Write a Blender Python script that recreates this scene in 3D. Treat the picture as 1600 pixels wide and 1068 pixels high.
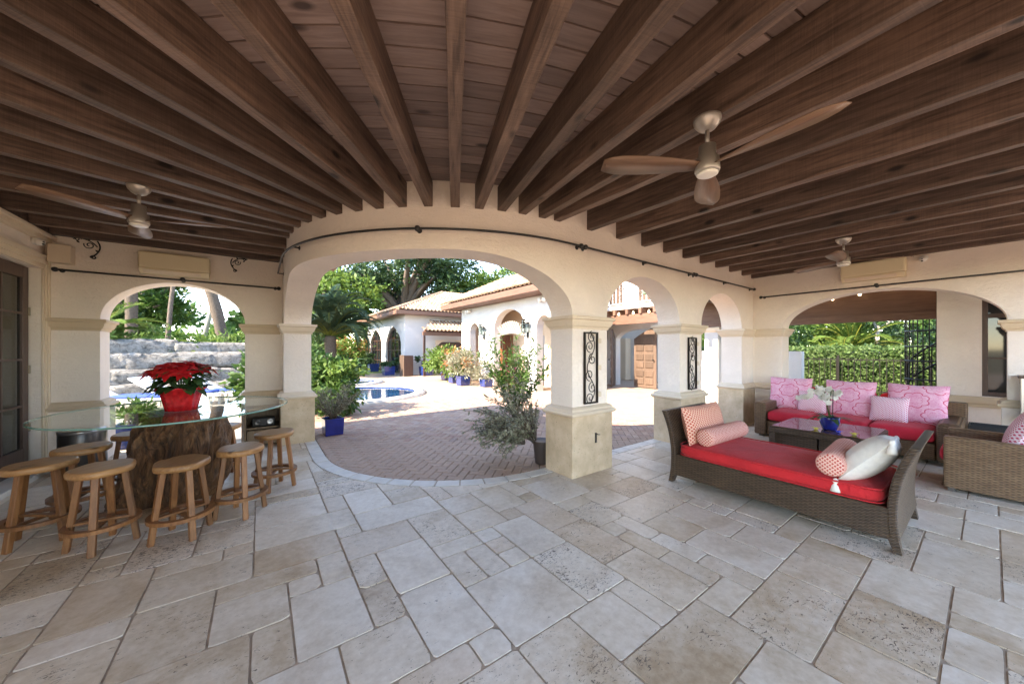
import bpy, math, random
import numpy as np
from mathutils import Vector, Matrix
random.seed(7); rng = np.random.default_rng(7)
PI = math.pi; R_ = math.radians
for o in list(bpy.data.objects): bpy.data.objects.remove(o)
S = bpy.context.scene; COL = S.collection
# ------------------------------------------------------------------ camera, sky, sun, exposure
CAM_A = 0.9438069
cam = bpy.data.objects.new('camera', bpy.data.cameras.new('camera')); COL.objects.link(cam)
cam.location = (0, 0, 1.5); cam.rotation_euler = (PI/2, 0, CAM_A - PI/2)
cam.data.sensor_width = 36; cam.data.lens = 542.43/1600*36
cam.data.shift_y = (544.42-534)/1600
cam.data.clip_start = .02; cam.data.clip_end = 3000
S.camera = cam
SUN_EL = R_(38); SUN_AZ = R_(2)
w = bpy.data.worlds.new('World'); S.world = w; w.use_nodes = True
nt = w.node_tree; bg = nt.nodes['Background']
sky = nt.nodes.new('ShaderNodeTexSky'); sky.sky_type = 'NISHITA'; sky.sun_disc = False
sky.sun_elevation = SUN_EL; sky.sun_rotation = R_(270); sky.air_density = 1.0; sky.dust_density = .1; sky.ozone_density = 1.5; sky.altitude = 1500
nt.links.new(sky.outputs[0], bg.inputs[0]); bg.inputs[1].default_value = .15
sun = bpy.data.objects.new('sun', bpy.data.lights.new('sun', 'SUN')); COL.objects.link(sun)
sun.data.energy = 2.7; sun.data.angle = R_(.55); sun.data.color = (1, .93, .83)
ldir = Vector((math.cos(SUN_EL)*math.cos(SUN_AZ), math.cos(SUN_EL)*math.sin(SUN_AZ), -math.sin(SUN_EL)))
sun.rotation_euler = ldir.to_track_quat('-Z', 'Y').to_euler()
S.view_settings.view_transform = 'Standard'; S.view_settings.look = 'None'
S.view_settings.gamma = 1; S.view_settings.use_curve_mapping = False
S.view_settings.exposure = 3.0
S.view_settings.use_white_balance = True; S.view_settings.white_balance_temperature = 7700; S.view_settings.white_balance_tint = 14
S.render.engine = 'CYCLES'
S.cycles.max_bounces = 10; S.cycles.diffuse_bounces = 6; S.cycles.glossy_bounces = 4; S.cycles.transmission_bounces = 8; S.cycles.transparent_max_bounces = 16
S.cycles.use_denoising = True
try: S.cycles.denoiser = 'OPENIMAGEDENOISE'
except Exception: pass
S.cycles.caustics_reflective = False; S.cycles.caustics_refractive = False
S.cycles.sample_clamp_indirect = 8

# ------------------------------------------------------------------ materials
MATS = {}
class N:
    def __init__(s, name):
        m = bpy.data.materials.new(name); m.use_nodes = True; s.m = m; s.t = m.node_tree
        s.p = s.t.nodes['Principled BSDF']; s.out = s.t.nodes['Material Output']; MATS[name] = m
    def n(s, typ, **kw):
        x = s.t.nodes.new('ShaderNode'+typ)
        for k, v in kw.items():
            if k.startswith('i_'):
                key = k[2:].replace('_', ' ')
                x.inputs[int(key) if key.isdigit() else key].default_value = v
            else: setattr(x, k, v)
        return x
    def l(s, a, b): s.t.links.new(a, b)
    def pos(s, scale=1., off=False, obj=False):
        src = s.n('TexCoord').outputs['Object'] if obj else s.n('NewGeometry').outputs['Position']
        if off:
            oi = s.n('ObjectInfo'); mu = s.n('Math', operation='MULTIPLY', i_1=37.); s.l(oi.outputs['Random'], mu.inputs[0])
            ad = s.n('VectorMath', operation='ADD'); s.l(src, ad.inputs[0]); s.l(mu.outputs[0], ad.inputs[1]); src = ad.outputs[0]
        mp = s.n('Mapping'); sc = scale if isinstance(scale, (tuple, list)) else (scale,)*3
        mp.inputs['Scale'].default_value = sc; s.l(src, mp.inputs[0]); return mp.outputs[0]
    def noise(s, vec, scale, detail=4, rough=.55, dist=0.):
        x = s.n('TexNoise'); x.inputs['Scale'].default_value = scale; x.inputs['Detail'].default_value = detail
        x.inputs['Roughness'].default_value = rough; x.inputs['Distortion'].default_value = dist; s.l(vec, x.inputs['Vector']); return x.outputs[0]
    def ramp(s, fac, stops):
        x = s.n('ValToRGB'); cr = x.color_ramp
        while len(cr.elements) < len(stops): cr.elements.new(.5)
        for e, (p, c) in zip(cr.elements, stops): e.position = p; e.color = (*c, 1) if len(c) == 3 else c
        s.l(fac, x.inputs[0]); return x.outputs[0]
    def mix(s, fac, a, b, mode='MIX'):
        x = s.n('Mix', data_type='RGBA', blend_type=mode)
        for k, v in ((0, fac), (6, a), (7, b)):
            if isinstance(v, (int, float)): x.inputs[k].default_value = v
            elif isinstance(v, tuple): x.inputs[k].default_value = (*v, 1) if len(v) == 3 else v
            else: s.l(v, x.inputs[k])
        return x.outputs[2]
    def math(s, op, a, b=None, c=None):
        x = s.n('Math', operation=op)
        for k, v in enumerate((a, b, c)):
            if v is None: continue
            if isinstance(v, (int, float)): x.inputs[k].default_value = v
            else: s.l(v, x.inputs[k])
        return x.outputs[0]
    def bump(s, h, strength=.3, dist=.01, nrm=None):
        b = s.n('Bump'); b.inputs['Strength'].default_value = strength; b.inputs['Distance'].default_value = dist
        s.l(h, b.inputs['Height'])
        if nrm is not None: s.l(nrm, b.inputs['Normal'])
        s.l(b.outputs[0], s.p.inputs['Normal']); return b.outputs[0]
    def col(s, c):
        if isinstance(c, tuple): s.p.inputs['Base Color'].default_value = (*c, 1) if len(c) == 3 else c
        else: s.l(c, s.p.inputs['Base Color'])
    def rough(s, r):
        if isinstance(r, (int, float)): s.p.inputs['Roughness'].default_value = r
        else: s.l(r, s.p.inputs['Roughness'])
    def rand_island(s): return s.n('NewGeometry').outputs['Random Per Island']
    def rand_obj(s): return s.n('ObjectInfo').outputs['Random']

def stucco(name, c, var=.08, scale=1.3, trowel=.35):
    a = N(name); v = a.pos(); n1 = a.noise(v, scale, 5); n2 = a.noise(v, 14, 4, .6, 1.2); n3 = a.noise(v, 90, 2)
    d = tuple(x*(1-var*1.6) for x in c); e = tuple(min(1, x*(1+var)) for x in c)
    a.col(a.mix(a.ramp(n2, [(.3, (0, 0, 0)), (.75, (1, 1, 1))]), a.ramp(n1, [(.3, d), (.7, e)]), tuple(x*.95 for x in c)))
    a.rough(.85); n4 = a.noise(a.pos((1, 1, 2.6)), 7, 5, .6, 2.5); h = a.math('ADD', a.math('ADD', a.math('MULTIPLY', n2, 1.), a.math('MULTIPLY', n3, .25)), a.math('MULTIPLY', n4, 1.2)); a.bump(h, trowel*1.7, .014)
    return a.m
stucco('stucco', (.87, .765, .675)); stucco('stucco_white', (.62, .60, .58)); stucco('trim', (.64, .505, .355), .06, 2, .15)
stucco('trim_pale', (.74, .61, .465), .05, 2, .1)
def coral():
    a = N('coral_stone'); v = a.pos(); n1 = a.noise(v, 5, 6, .6); vo = a.n('TexVoronoi'); vo.inputs['Scale'].default_value = 34; a.l(v, vo.inputs[0])
    n3 = a.noise(v, 30, 4, .7)
    pit = a.ramp(a.math('ADD', vo.outputs[0], a.math('MULTIPLY', n3, .5)), [(.28, (0, 0, 0)), (.42, (1, 1, 1))])
    c = a.ramp(n1, [(.25, (.45, .33, .205)), (.55, (.61, .465, .315)), (.8, (.71, .575, .42))])
    a.col(a.mix(pit, (.24, .18, .12), c)); a.rough(.9); a.bump(pit, .5, .006)
coral()
def travertine():
    a = N('travertine'); v = a.pos(1, True); big = a.noise(v, 2.2, 5, .6, .6); fine = a.noise(v, 22, 5, .65)
    vs = a.pos((9, 17, 9), True); pn = a.math('ADD', a.noise(vs, 3.4, 6, .75, 1.2), a.math('MULTIPLY', a.math('SUBTRACT', a.noise(v, 3.4, 3), .5), .28))
    rnd = a.rand_obj()
    base = a.ramp(rnd, [(0, (.64, .54, .425)), (.2, (.53, .40, .265)), (.34, (.71, .64, .55)), (.5, (.60, .485, .36)), (.66, (.73, .66, .57)), (.82, (.44, .315, .19)), (.92, (.58, .43, .30)), (1, (.68, .605, .52))])
    c = a.mix(.46, base, a.ramp(big, [(.32, (.37, .265, .165)), (.5, (.64, .55, .445)), (.72, (.79, .725, .65))]), 'MIX')
    c = a.mix(.55, c, a.ramp(fine, [(.3, (.22, .18, .13)), (.7, (.78, .74, .69))]), 'SOFT_LIGHT')
    r2 = a.math('FRACT', a.math('MULTIPLY', rnd, 7.31))
    pit = a.ramp(a.math('SUBTRACT', .68, a.math('ADD', pn, a.math('MULTIPLY', a.math('POWER', r2, 2.5), .10))), [(.0, (0, 0, 0)), (.035, (1, 1, 1))])
    # pit=0 where noise is high
    c = a.mix(pit, (.13, .095, .07), c)
    a.col(c); a.rough(a.ramp(fine, [(.3, (.30,)*3), (.7, (.5,)*3)]))
    a.p.inputs['Specular IOR Level'].default_value = .42
    h = a.math('ADD', a.math('MULTIPLY', pit, 1.), a.math('MULTIPLY', fine, .25)); a.bump(h, .35, .004)
travertine()
def simple(name, c, rough=.5, metal=0., noise=0., nscale=8, spec=None, coat=0., bump=0., bscale=60):
    a = N(name)
    if noise:
        n1 = a.noise(a.pos(), nscale, 5); a.col(a.ramp(n1, [(.3, tuple(x*(1-noise) for x in c)), (.7, tuple(min(1, x*(1+noise)) for x in c))]))
    else: a.col(c)
    a.rough(rough); a.p.inputs['Metallic'].default_value = metal
    if spec is not None: a.p.inputs['Specular IOR Level'].default_value = spec
    if coat: a.p.inputs['Coat Weight'].default_value = coat
    if bump: a.bump(a.noise(a.pos(), bscale, 3), bump, .004)
    return a.m
simple('mortar', (.43, .335, .245), .9, noise=.25, nscale=12, bump=.3)
simple('brick_mortar', (.21, .165, .125), .95, noise=.3, nscale=9)
simple('kerb_stone', (.62, .565, .49), .5, noise=.12, nscale=6, bump=.15)
simple('bounce_brown', (.32, .235, .175), .85, noise=.2, nscale=3); simple('iron', (.018, .015, .013), .45, .6); simple('iron_soft', (.022, .02, .018), .5)  # first colour tints light bounced off the added rear ground
simple('white_plastic', (.78, .76, .72), .35); simple('cream_plastic', (.76, .64, .43), .4); simple('black_plastic', (.012, .012, .012), .3)
simple('fan_metal', (.40, .36, .32), .35, .5); simple('fan_lens', (.75, .72, .66), .3)
simple('steel', (.42, .40, .38), .3, .9); simple('dark_steel', (.10, .09, .085), .3, .7)
simple('blue_glaze', (.010, .018, .16), .12, coat=.6, noise=.3); simple('blue_pot', (.018, .04, .17), .2, coat=.5, noise=.25)
simple('terracotta_dark', (.05, .035, .03), .5); simple('soil', (.055, .035, .022), .95, noise=.3)
simple('red_foil', (.45, .012, .016), .25, coat=.4, noise=.35, nscale=25); simple('hinge', (.35, .3, .22), .4, .6)
simple('blue_fabric', (.03, .08, .35), .8, noise=.1); simple('cream_fabric', (.78, .74, .66), .9, noise=.06, nscale=30, bump=.3, bscale=250)
simple('rope', (.72, .66, .56), .9); simple('blue_glass_ornament', (.01, .03, .5), .1, coat=.5); simple('yellow_ornament', (.6, .5, .08), .2, coat=.4); simple('teal_ornament', (.02, .2, .3), .1, coat=.5)
simple('amber', (.45, .3, .1), .3); simple('rail_white', (.75, .73, .70), .5)
def lampmat():
    a = N('lit_bulb'); a.col((1, .85, .6)); a.p.inputs['Emission Color'].default_value = (1, .78, .5, 1); a.p.inputs['Emission Strength'].default_value = 1.2
lampmat()
def wood(name, dark, light, axis=0, rough=.6, scale=1., randobj=.25, bump=.35, knots=True, saw=0.):
    a = N(name); sc = [14, 14, 14]; sc[axis] = 1.2
    v = a.pos(tuple(x*scale for x in sc), True, True); g = a.noise(v, 2.2, 6, .62, .5)
    v2 = a.pos(scale*1., True, True); b = a.noise(v2, 1.3, 3)
    c = a.ramp(g, [(.28, dark), (.72, light)])
    c = a.mix(a.math('MULTIPLY', b, .55), c, tuple(x*.62 for x in dark))
    if randobj:
        rr = a.ramp(a.rand_obj(), [(0, (1-randobj,)*3), (1, (1+randobj*.6,)*3)]); c = a.mix(1., c, rr, 'MULTIPLY')
    if knots:
        ks = [5, 5, 5]; ks[axis] = 2.2
        vo = a.n('TexVoronoi'); vo.inputs['Scale'].default_value = 1.; a.l(a.pos(tuple(x*scale for x in ks), True, True), vo.inputs[0])
        c = a.mix(a.ramp(vo.outputs[0], [(.08, (0, 0, 0)), (.17, (1, 1, 1))]), tuple(x*.35 for x in dark), c)
    h = g
    if saw:
        sv = [1.5, 1.5, 1.5]; sv[axis] = 60
        sn = a.noise(a.pos(tuple(sv), True, True), 2., 3, .7); h = a.math('ADD', g, a.math('MULTIPLY', sn, saw))
        c = a.mix(.22, c, a.ramp(sn, [(.35, (.3,)*3), (.65, (.8,)*3)]), 'SOFT_LIGHT')
    a.col(c); a.rough(rough); a.bump(h, bump, .004)
wood('joist_wood', (.045, .025, .017), (.26, .165, .122), 0, .55, randobj=.35, saw=1.1, bump=.6)
wood('ceiling_wood', (.21, .145, .13), (.38, .285, .26), 1, .6, randobj=.3)
wood('stool_wood', (.16, .056, .017), (.37, .165, .058), 2, .45, 1.6, knots=False)
wood('stool_seat', (.27, .115, .036), (.55, .30, .12), 0, .45, 1.4)
wood('door_brown', (.055, .028, .02), (.12, .065, .05), 2, .4, knots=False)
wood('gate_wood', (.085, .055, .038), (.175, .115, .082), 2, .5, knots=False); wood('red_door', (.16, .05, .02), (.34, .13, .05), 2, .4, knots=False)
wood('fascia', (.16, .075, .045), (.28, .15, .10), 1, .6, knots=False); wood('cabinet_wood', (.22, .13, .065), (.38, .25, .14), 2, .6)
wood('blade_wood', (.14, .075, .045), (.30, .175, .11), 0, .4, knots=False)
def trunkwood():
    a = N('driftwood'); v = a.pos((3, 3, 1.1), False, True); n1 = a.noise(v, 3.2, 8, .68, 2.2); n2 = a.noise(a.pos((16, 16, 2.5), False, True), 2.5, 5, .7, 1.)
    a.col(a.mix(a.ramp(n2, [(.35, (0, 0, 0)), (.65, (1, 1, 1))]), a.ramp(n1, [(.32, (.014, .006, .003)), (.50, (.13, .055, .022)), (.75, (.34, .165, .075))]), a.ramp(n1, [(.35, (.03, .013, .006)), (.7, (.30, .155, .07))])))
    a.rough(.5); a.bump(a.math('ADD', n1, a.math('MULTIPLY', n2, .5)), 1., .06)
trunkwood()
def brickmat(name, hsvar=True):
    a = N(name); v = a.pos(); r = a.rand_island(); n1 = a.noise(v, 30, 5, .65); n2 = a.noise(v, 1.1, 3)
    c = a.ramp(r, [(0, (.36, .215, .135)), (.18, (.46, .30, .20)), (.34, (.30, .175, .12)), (.5, (.51, .36, .255)), (.66, (.37, .23, .16)), (.8, (.33, .13, .085)), (.88, (.42, .30, .235)), (1, (.23, .15, .13))])
    c = a.mix(.3, c, a.ramp(n1, [(.3, (.16, .095, .07)), (.7, (.56, .43, .34))])); c = a.mix(.25, c, a.ramp(n2, [(.35, (.28, .18, .135)), (.65, (.46, .33, .25))]))
    a.col(c); a.rough(.85); a.bump(n1, .35, .006)
brickmat('brick')
def farbrick():
    a = N('brick_paving'); mp = a.n('Mapping'); mp.inputs['Rotation'].default_value = (0, 0, PI/4); a.l(a.n('NewGeometry').outputs['Position'], mp.inputs[0])
    b = a.n('TexBrick'); a.l(mp.outputs[0], b.inputs[0]); b.inputs['Scale'].default_value = 1.; b.inputs['Brick Width'].default_value = .2; b.inputs['Row Height'].default_value = .1
    b.inputs['Mortar Size'].default_value = .006; b.inputs['Color1'].default_value = (.44, .32, .23, 1); b.inputs['Color2'].default_value = (.33, .22, .16, 1); b.inputs['Mortar'].default_value = (.25, .19, .14, 1); b.inputs['Bias'].default_value = -.1
    n1 = a.noise(a.pos(), 1.2, 5, .6)
    a.col(a.mix(.35, b.outputs[0], a.ramp(n1, [(.3, (.32, .22, .15)), (.7, (.50, .39, .29))]))); a.rough(.85)
farbrick()
def deckstone():
    a = N('deck_stone'); b = a.n('TexBrick'); a.l(a.pos(), b.inputs[0]); b.inputs['Scale'].default_value = 1.; b.inputs['Brick Width'].default_value = .54; b.inputs['Row Height'].default_value = .36
    b.inputs['Mortar Size'].default_value = .008; b.inputs['Color1'].default_value = (.42, .38, .32, 1); b.inputs['Color2'].default_value = (.34, .30, .25, 1); b.inputs['Mortar'].default_value = (.25, .22, .19, 1)
    n1 = a.noise(a.pos(), 6, 5); a.col(a.mix(.3, b.outputs[0], a.ramp(n1, [(.3, (.32, .28, .23)), (.7, (.58, .54, .48))]))); a.rough(.7)
deckstone()
def rattan(name, c1, c2, rs=60.):
    # over-under weave from two crossed waves in object space
    a = N(name); tc = a.n('TexCoord').outputs['Object']; sx = a.n('SeparateXYZ'); a.l(tc, sx.inputs[0])
    hcoord = a.math('ADD', sx.outputs[0], sx.outputs[1])
    row = a.math('MULTIPLY', sx.outputs[2], rs*1.35); colm = a.math('MULTIPLY', hcoord, rs)
    srow = a.math('ABSOLUTE', a.math('SINE', a.math('MULTIPLY', row, PI)))
    par = a.math('MODULO', a.math('FLOOR', row), 2.)
    wv = a.math('SINE', a.math('ADD', a.math('MULTIPLY', colm, PI*.5), a.math('MULTIPLY', par, PI)))
    h = a.math('MULTIPLY', srow, a.math('ADD', .65, a.math('MULTIPLY', wv, .35)))
    n1 = a.noise(a.pos((1.5, 1.5, 10), False, True), 6, 5); n2 = a.noise(a.pos(1, False, True), 2, 3)
    c = a.ramp(n1, [(.3, c1), (.7, c2)]); c = a.mix(a.ramp(h, [(.12, (0, 0, 0)), (.5, (1, 1, 1))]), tuple(x*.3 for x in c1), c)
    a.col(c); a.rough(.42); a.bump(h, .8, .006)
rattan('rattan_dark', (.058, .034, .019), (.135, .085, .05)); rattan('rattan_light', (.15, .08, .038), (.29, .175, .092))
def fabric(name, c, var=.12):
    a = N(name); n1 = a.noise(a.pos(), 4, 4); n2 = a.noise(a.pos(), 260, 2)
    a.col(a.ramp(n1, [(.3, tuple(x*(1-var) for x in c)), (.7, tuple(min(1, x*(1+var)) for x in c))])); a.rough(.9)
    a.p.inputs['Sheen Weight'].default_value = .08; n5 = a.noise(a.pos((1, 2.2, 1)), 3.2, 4, .6, 1.5); a.bump(a.math('ADD', a.math('MULTIPLY', n2, .2), a.math('MULTIPLY', n5, 2.)), .55, .02)
fabric('red_fabric', (.55, .015, .020)); fabric('pink_red_fabric', (.57, .014, .032))
def trellis(name, ground, line, n=26., width=.30):
    a = N(name); tc = a.n('TexCoord').outputs['UV']; sx = a.n('SeparateXYZ'); a.l(tc, sx.inputs[0])
    p = a.math('MULTIPLY', a.math('ADD', sx.outputs[0], sx.outputs[1]), n); q = a.math('MULTIPLY', a.math('SUBTRACT', sx.outputs[0], sx.outputs[1]), n)
    def band(x): return a.math('LESS_THAN', a.math('ABSOLUTE', a.math('SUBTRACT', a.math('FRACT', x), .5)), width*.5)
    m = a.math('MAXIMUM', band(p), band(q)); n1 = a.noise(a.pos(), 6, 4)
    c = a.mix(m, ground, line); a.col(a.mix(.15, c, a.ramp(n1, [(.3, (.4,)*3), (.7, (.9,)*3)]), 'SOFT_LIGHT')); a.rough(.9); a.bump(a.math('ADD', a.noise(a.pos(), 220, 2), a.math('MULTIPLY', n1, 2.)), .25, .004)
trellis('orange_trellis', (.48, .06, .03), (.74, .44, .32), 6.5, .40); trellis('pink_trellis', (.52, .04, .10), (.80, .62, .66), 7, .44); trellis('bolster_trellis', (.48, .055, .04), (.76, .47, .38), 8, .40)
def damask():
    a = N('damask'); uv = a.n('TexCoord').outputs['UV']; sx = a.n('SeparateXYZ'); a.l(uv, sx.inputs[0])
    U, V = sx.outputs[0], sx.outputs[1]
    def medallion(ou, ov):
        x = a.math('MULTIPLY', a.math('SUBTRACT', a.math('FRACT', a.math('ADD', a.math('MULTIPLY', U, 1.5), ou)), .5), 2.)
        y = a.math('MULTIPLY', a.math('SUBTRACT', a.math('FRACT', a.math('ADD', a.math('MULTIPLY', V, 1.45), ov)), .5), 2.6)
        r = a.math('SQRT', a.math('ADD', a.math('MULTIPLY', x, x), a.math('MULTIPLY', y, y))); th = a.math('ARCTAN2', y, x)
        sc = a.math('ADD', .56, a.math('MULTIPLY', a.math('ABSOLUTE', a.math('SINE', a.math('MULTIPLY', th, 3.5))), .14))
        l1 = a.math('LESS_THAN', a.math('ABSOLUTE', a.math('SUBTRACT', r, sc)), .032)
        l2 = a.math('LESS_THAN', a.math('ABSOLUTE', a.math('SUBTRACT', r, a.math('MULTIPLY', sc, .55))), .016)
        return a.math('MAXIMUM', l1, a.math('MULTIPLY', l2, .55))
    m = a.math('MAXIMUM', medallion(-.25, -.32), medallion(.25, .18))
    vo = a.n('TexVoronoi', feature='DISTANCE_TO_EDGE'); vo.inputs['Scale'].default_value = 22; a.l(uv, vo.inputs[0])
    scroll = a.ramp(vo.outputs[0], [(.02, (1, 1, 1)), (.06, (0, 0, 0))])
    vd = a.n('TexVoronoi'); vd.inputs['Scale'].default_value = 30; a.l(uv, vd.inputs[0]); dots = a.ramp(vd.outputs[0], [(.16, (1, 1, 1)), (.24, (0, 0, 0))])
    n1 = a.noise(uv, 5, 4)
    g = a.ramp(n1, [(.35, (.72, .33, .43)), (.65, (.80, .48, .56))])
    c = a.mix(a.math('MULTIPLY', scroll, .62), g, (.70, .22, .36)); c = a.mix(a.math('MULTIPLY', dots, .75), c, (.62, .10, .25)); c = a.mix(a.math('MULTIPLY', m, .85), c, (.58, .03, .10))
    a.col(c); a.rough(.9); a.bump(a.noise(a.pos(), 200, 2), .2, .003)
damask()
def leaf(name, cols, trans=.35, rough=.5):
    a = N(name); r = a.rand_island(); c = a.ramp(r, [(i/(len(cols)-1), x) for i, x in enumerate(cols)])
    n1 = a.noise(a.pos(), .9, 3); c = a.mix(.3, c, a.ramp(n1, [(.35, tuple(x*.6 for x in cols[0])), (.65, cols[-1])]))
    a.col(c); a.rough(rough); a.p.inputs['Specular IOR Level'].default_value = .35
    tr = a.n('BsdfTranslucent'); a.l(c, tr.inputs[0]); mx = a.n('MixShader'); mx.inputs[0].default_value = trans
    a.l(a.p.outputs[0], mx.inputs[1]); a.l(tr.outputs[0], mx.inputs[2]); a.l(mx.outputs[0], a.out.inputs[0])
leaf('leaf_dark', [(.022, .055, .022), (.045, .095, .03), (.075, .13, .035), (.035, .08, .04)]); leaf('leaf_mid', [(.04, .10, .02), (.07, .15, .03), (.11, .19, .04), (.05, .11, .03)])
leaf('leaf_light', [(.09, .17, .03), (.14, .24, .05), (.20, .28, .06), (.08, .15, .03)]); leaf('leaf_hedge', [(.07, .14, .035), (.13, .21, .06), (.19, .27, .10), (.05, .10, .03)])
leaf('leaf_grey', [(.21, .22, .14), (.32, .31, .22), (.42, .40, .30), (.18, .19, .11)]); leaf('leaf_palm', [(.05, .10, .06), (.08, .15, .09), (.12, .19, .10), (.10, .12, .05)])
leaf('leaf_yellow', [(.18, .20, .03), (.30, .30, .05), (.22, .26, .05)]); leaf('flower_orange', [(.45, .12, .04), (.55, .22, .08), (.5, .3, .12)]); leaf('flower_pink', [(.5, .10, .18), (.6, .2, .28)])
leaf('flower_white', [(.75, .72, .64), (.8, .78, .72), (.7, .66, .55)], .3); leaf('red_bract', [(.55, .008, .014), (.66, .014, .022), (.46, .005, .01), (.7, .035, .035)], .25); leaf('leaf_pot', [(.015, .05, .015), (.04, .10, .03), (.06, .13, .03)], .25)
leaf('grass', [(.07, .13, .02), (.12, .19, .04), (.16, .22, .05)])
def bark(name, c1, c2, zs=3.):
    a = N(name); n1 = a.noise(a.pos((8, 8, zs)), 2.5, 6, .65, .5); a.col(a.ramp(n1, [(.3, c1), (.7, c2)])); a.rough(.9); a.bump(n1, .8, .03)
bark('bark', (.06, .045, .035), (.18, .14, .11)); bark('bark_pale', (.24, .21, .17), (.46, .42, .36)); bark('palm_bark', (.05, .036, .025), (.16, .12, .09), 18)
def rock():
    a = N('rock'); v = a.pos(); n1 = a.noise(v, 1.6, 8, .7, .4); n2 = a.noise(v, 7, 8, .8, .6)
    a.col(a.mix(.7, a.ramp(n1, [(.3, (.17, .16, .14)), (.6, (.33, .32, .30))]), a.ramp(n2, [(.40, (.03, .028, .024)), (.5, (.22, .21, .19)), (.68, (.42, .41, .38))]))); a.rough(.9); a.bump(a.math('ADD', n1, n2), 1., .08)
rock()
def rooftile():
    a = N('roof_tile'); r = a.rand_island(); n1 = a.noise(a.pos(), 8, 5)
    c = a.ramp(r, [(0, (.38, .24, .145)), (.3, (.46, .32, .21)), (.55, (.32, .175, .10)), (.8, (.50, .38, .27)), (1, (.38, .25, .165))]); a.col(a.mix(.3, c, a.ramp(n1, [(.35, (.20, .115, .07)), (.65, (.52, .40, .29))]))); a.rough(.85)
rooftile()
def water():
    a = N('pool_water'); a.col((.02, .16, .30)); a.rough(.03); a.p.inputs['Specular IOR Level'].default_value = .6
    a.bump(a.noise(a.pos(), 3.5, 3), .12, .03)
    n = a.noise(a.pos(), .8, 3); a.col(a.ramp(n, [(.3, (.004, .030, .085)), (.7, (.008, .06, .14))]))
water()
def glass(name, tint=(.93, .97, .95), ior=1.5, r=0.):
    a = N(name); tr = a.n('BsdfTransparent'); tr.inputs[0].default_value = (*tint, 1); gl = a.n('BsdfGlossy'); gl.inputs['Roughness'].default_value = r
    fr = a.n('Fresnel'); fr.inputs[0].default_value = ior; mx = a.n('MixShader'); a.l(a.math('MULTIPLY', fr.outputs[0], a.math('SUBTRACT', 1., a.n('NewGeometry').outputs['Backfacing'])), mx.inputs[0]); a.l(tr.outputs[0], mx.inputs[1]); a.l(gl.outputs[0], mx.inputs[2]); a.l(mx.outputs[0], a.out.inputs[0])
glass('table_glass', (.95, .985, .965), 1.42); glass('pane_glass', (.55, .60, .60), 1.6)
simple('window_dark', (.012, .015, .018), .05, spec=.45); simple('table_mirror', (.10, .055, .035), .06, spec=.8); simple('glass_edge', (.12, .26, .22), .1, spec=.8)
simple('room_dark', (.06, .05, .045), .8); simple('ground_soil', (.16, .14, .07), .95, noise=.3, nscale=.7); simple('lawn', (.09, .14, .035), .95, noise=.3, nscale=3); simple('hill_green', (.05, .08, .03), .95, noise=.3, nscale=.2)
simple('porch_panel', (.10, .20, .10), .6, noise=.4, nscale=3)

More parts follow.
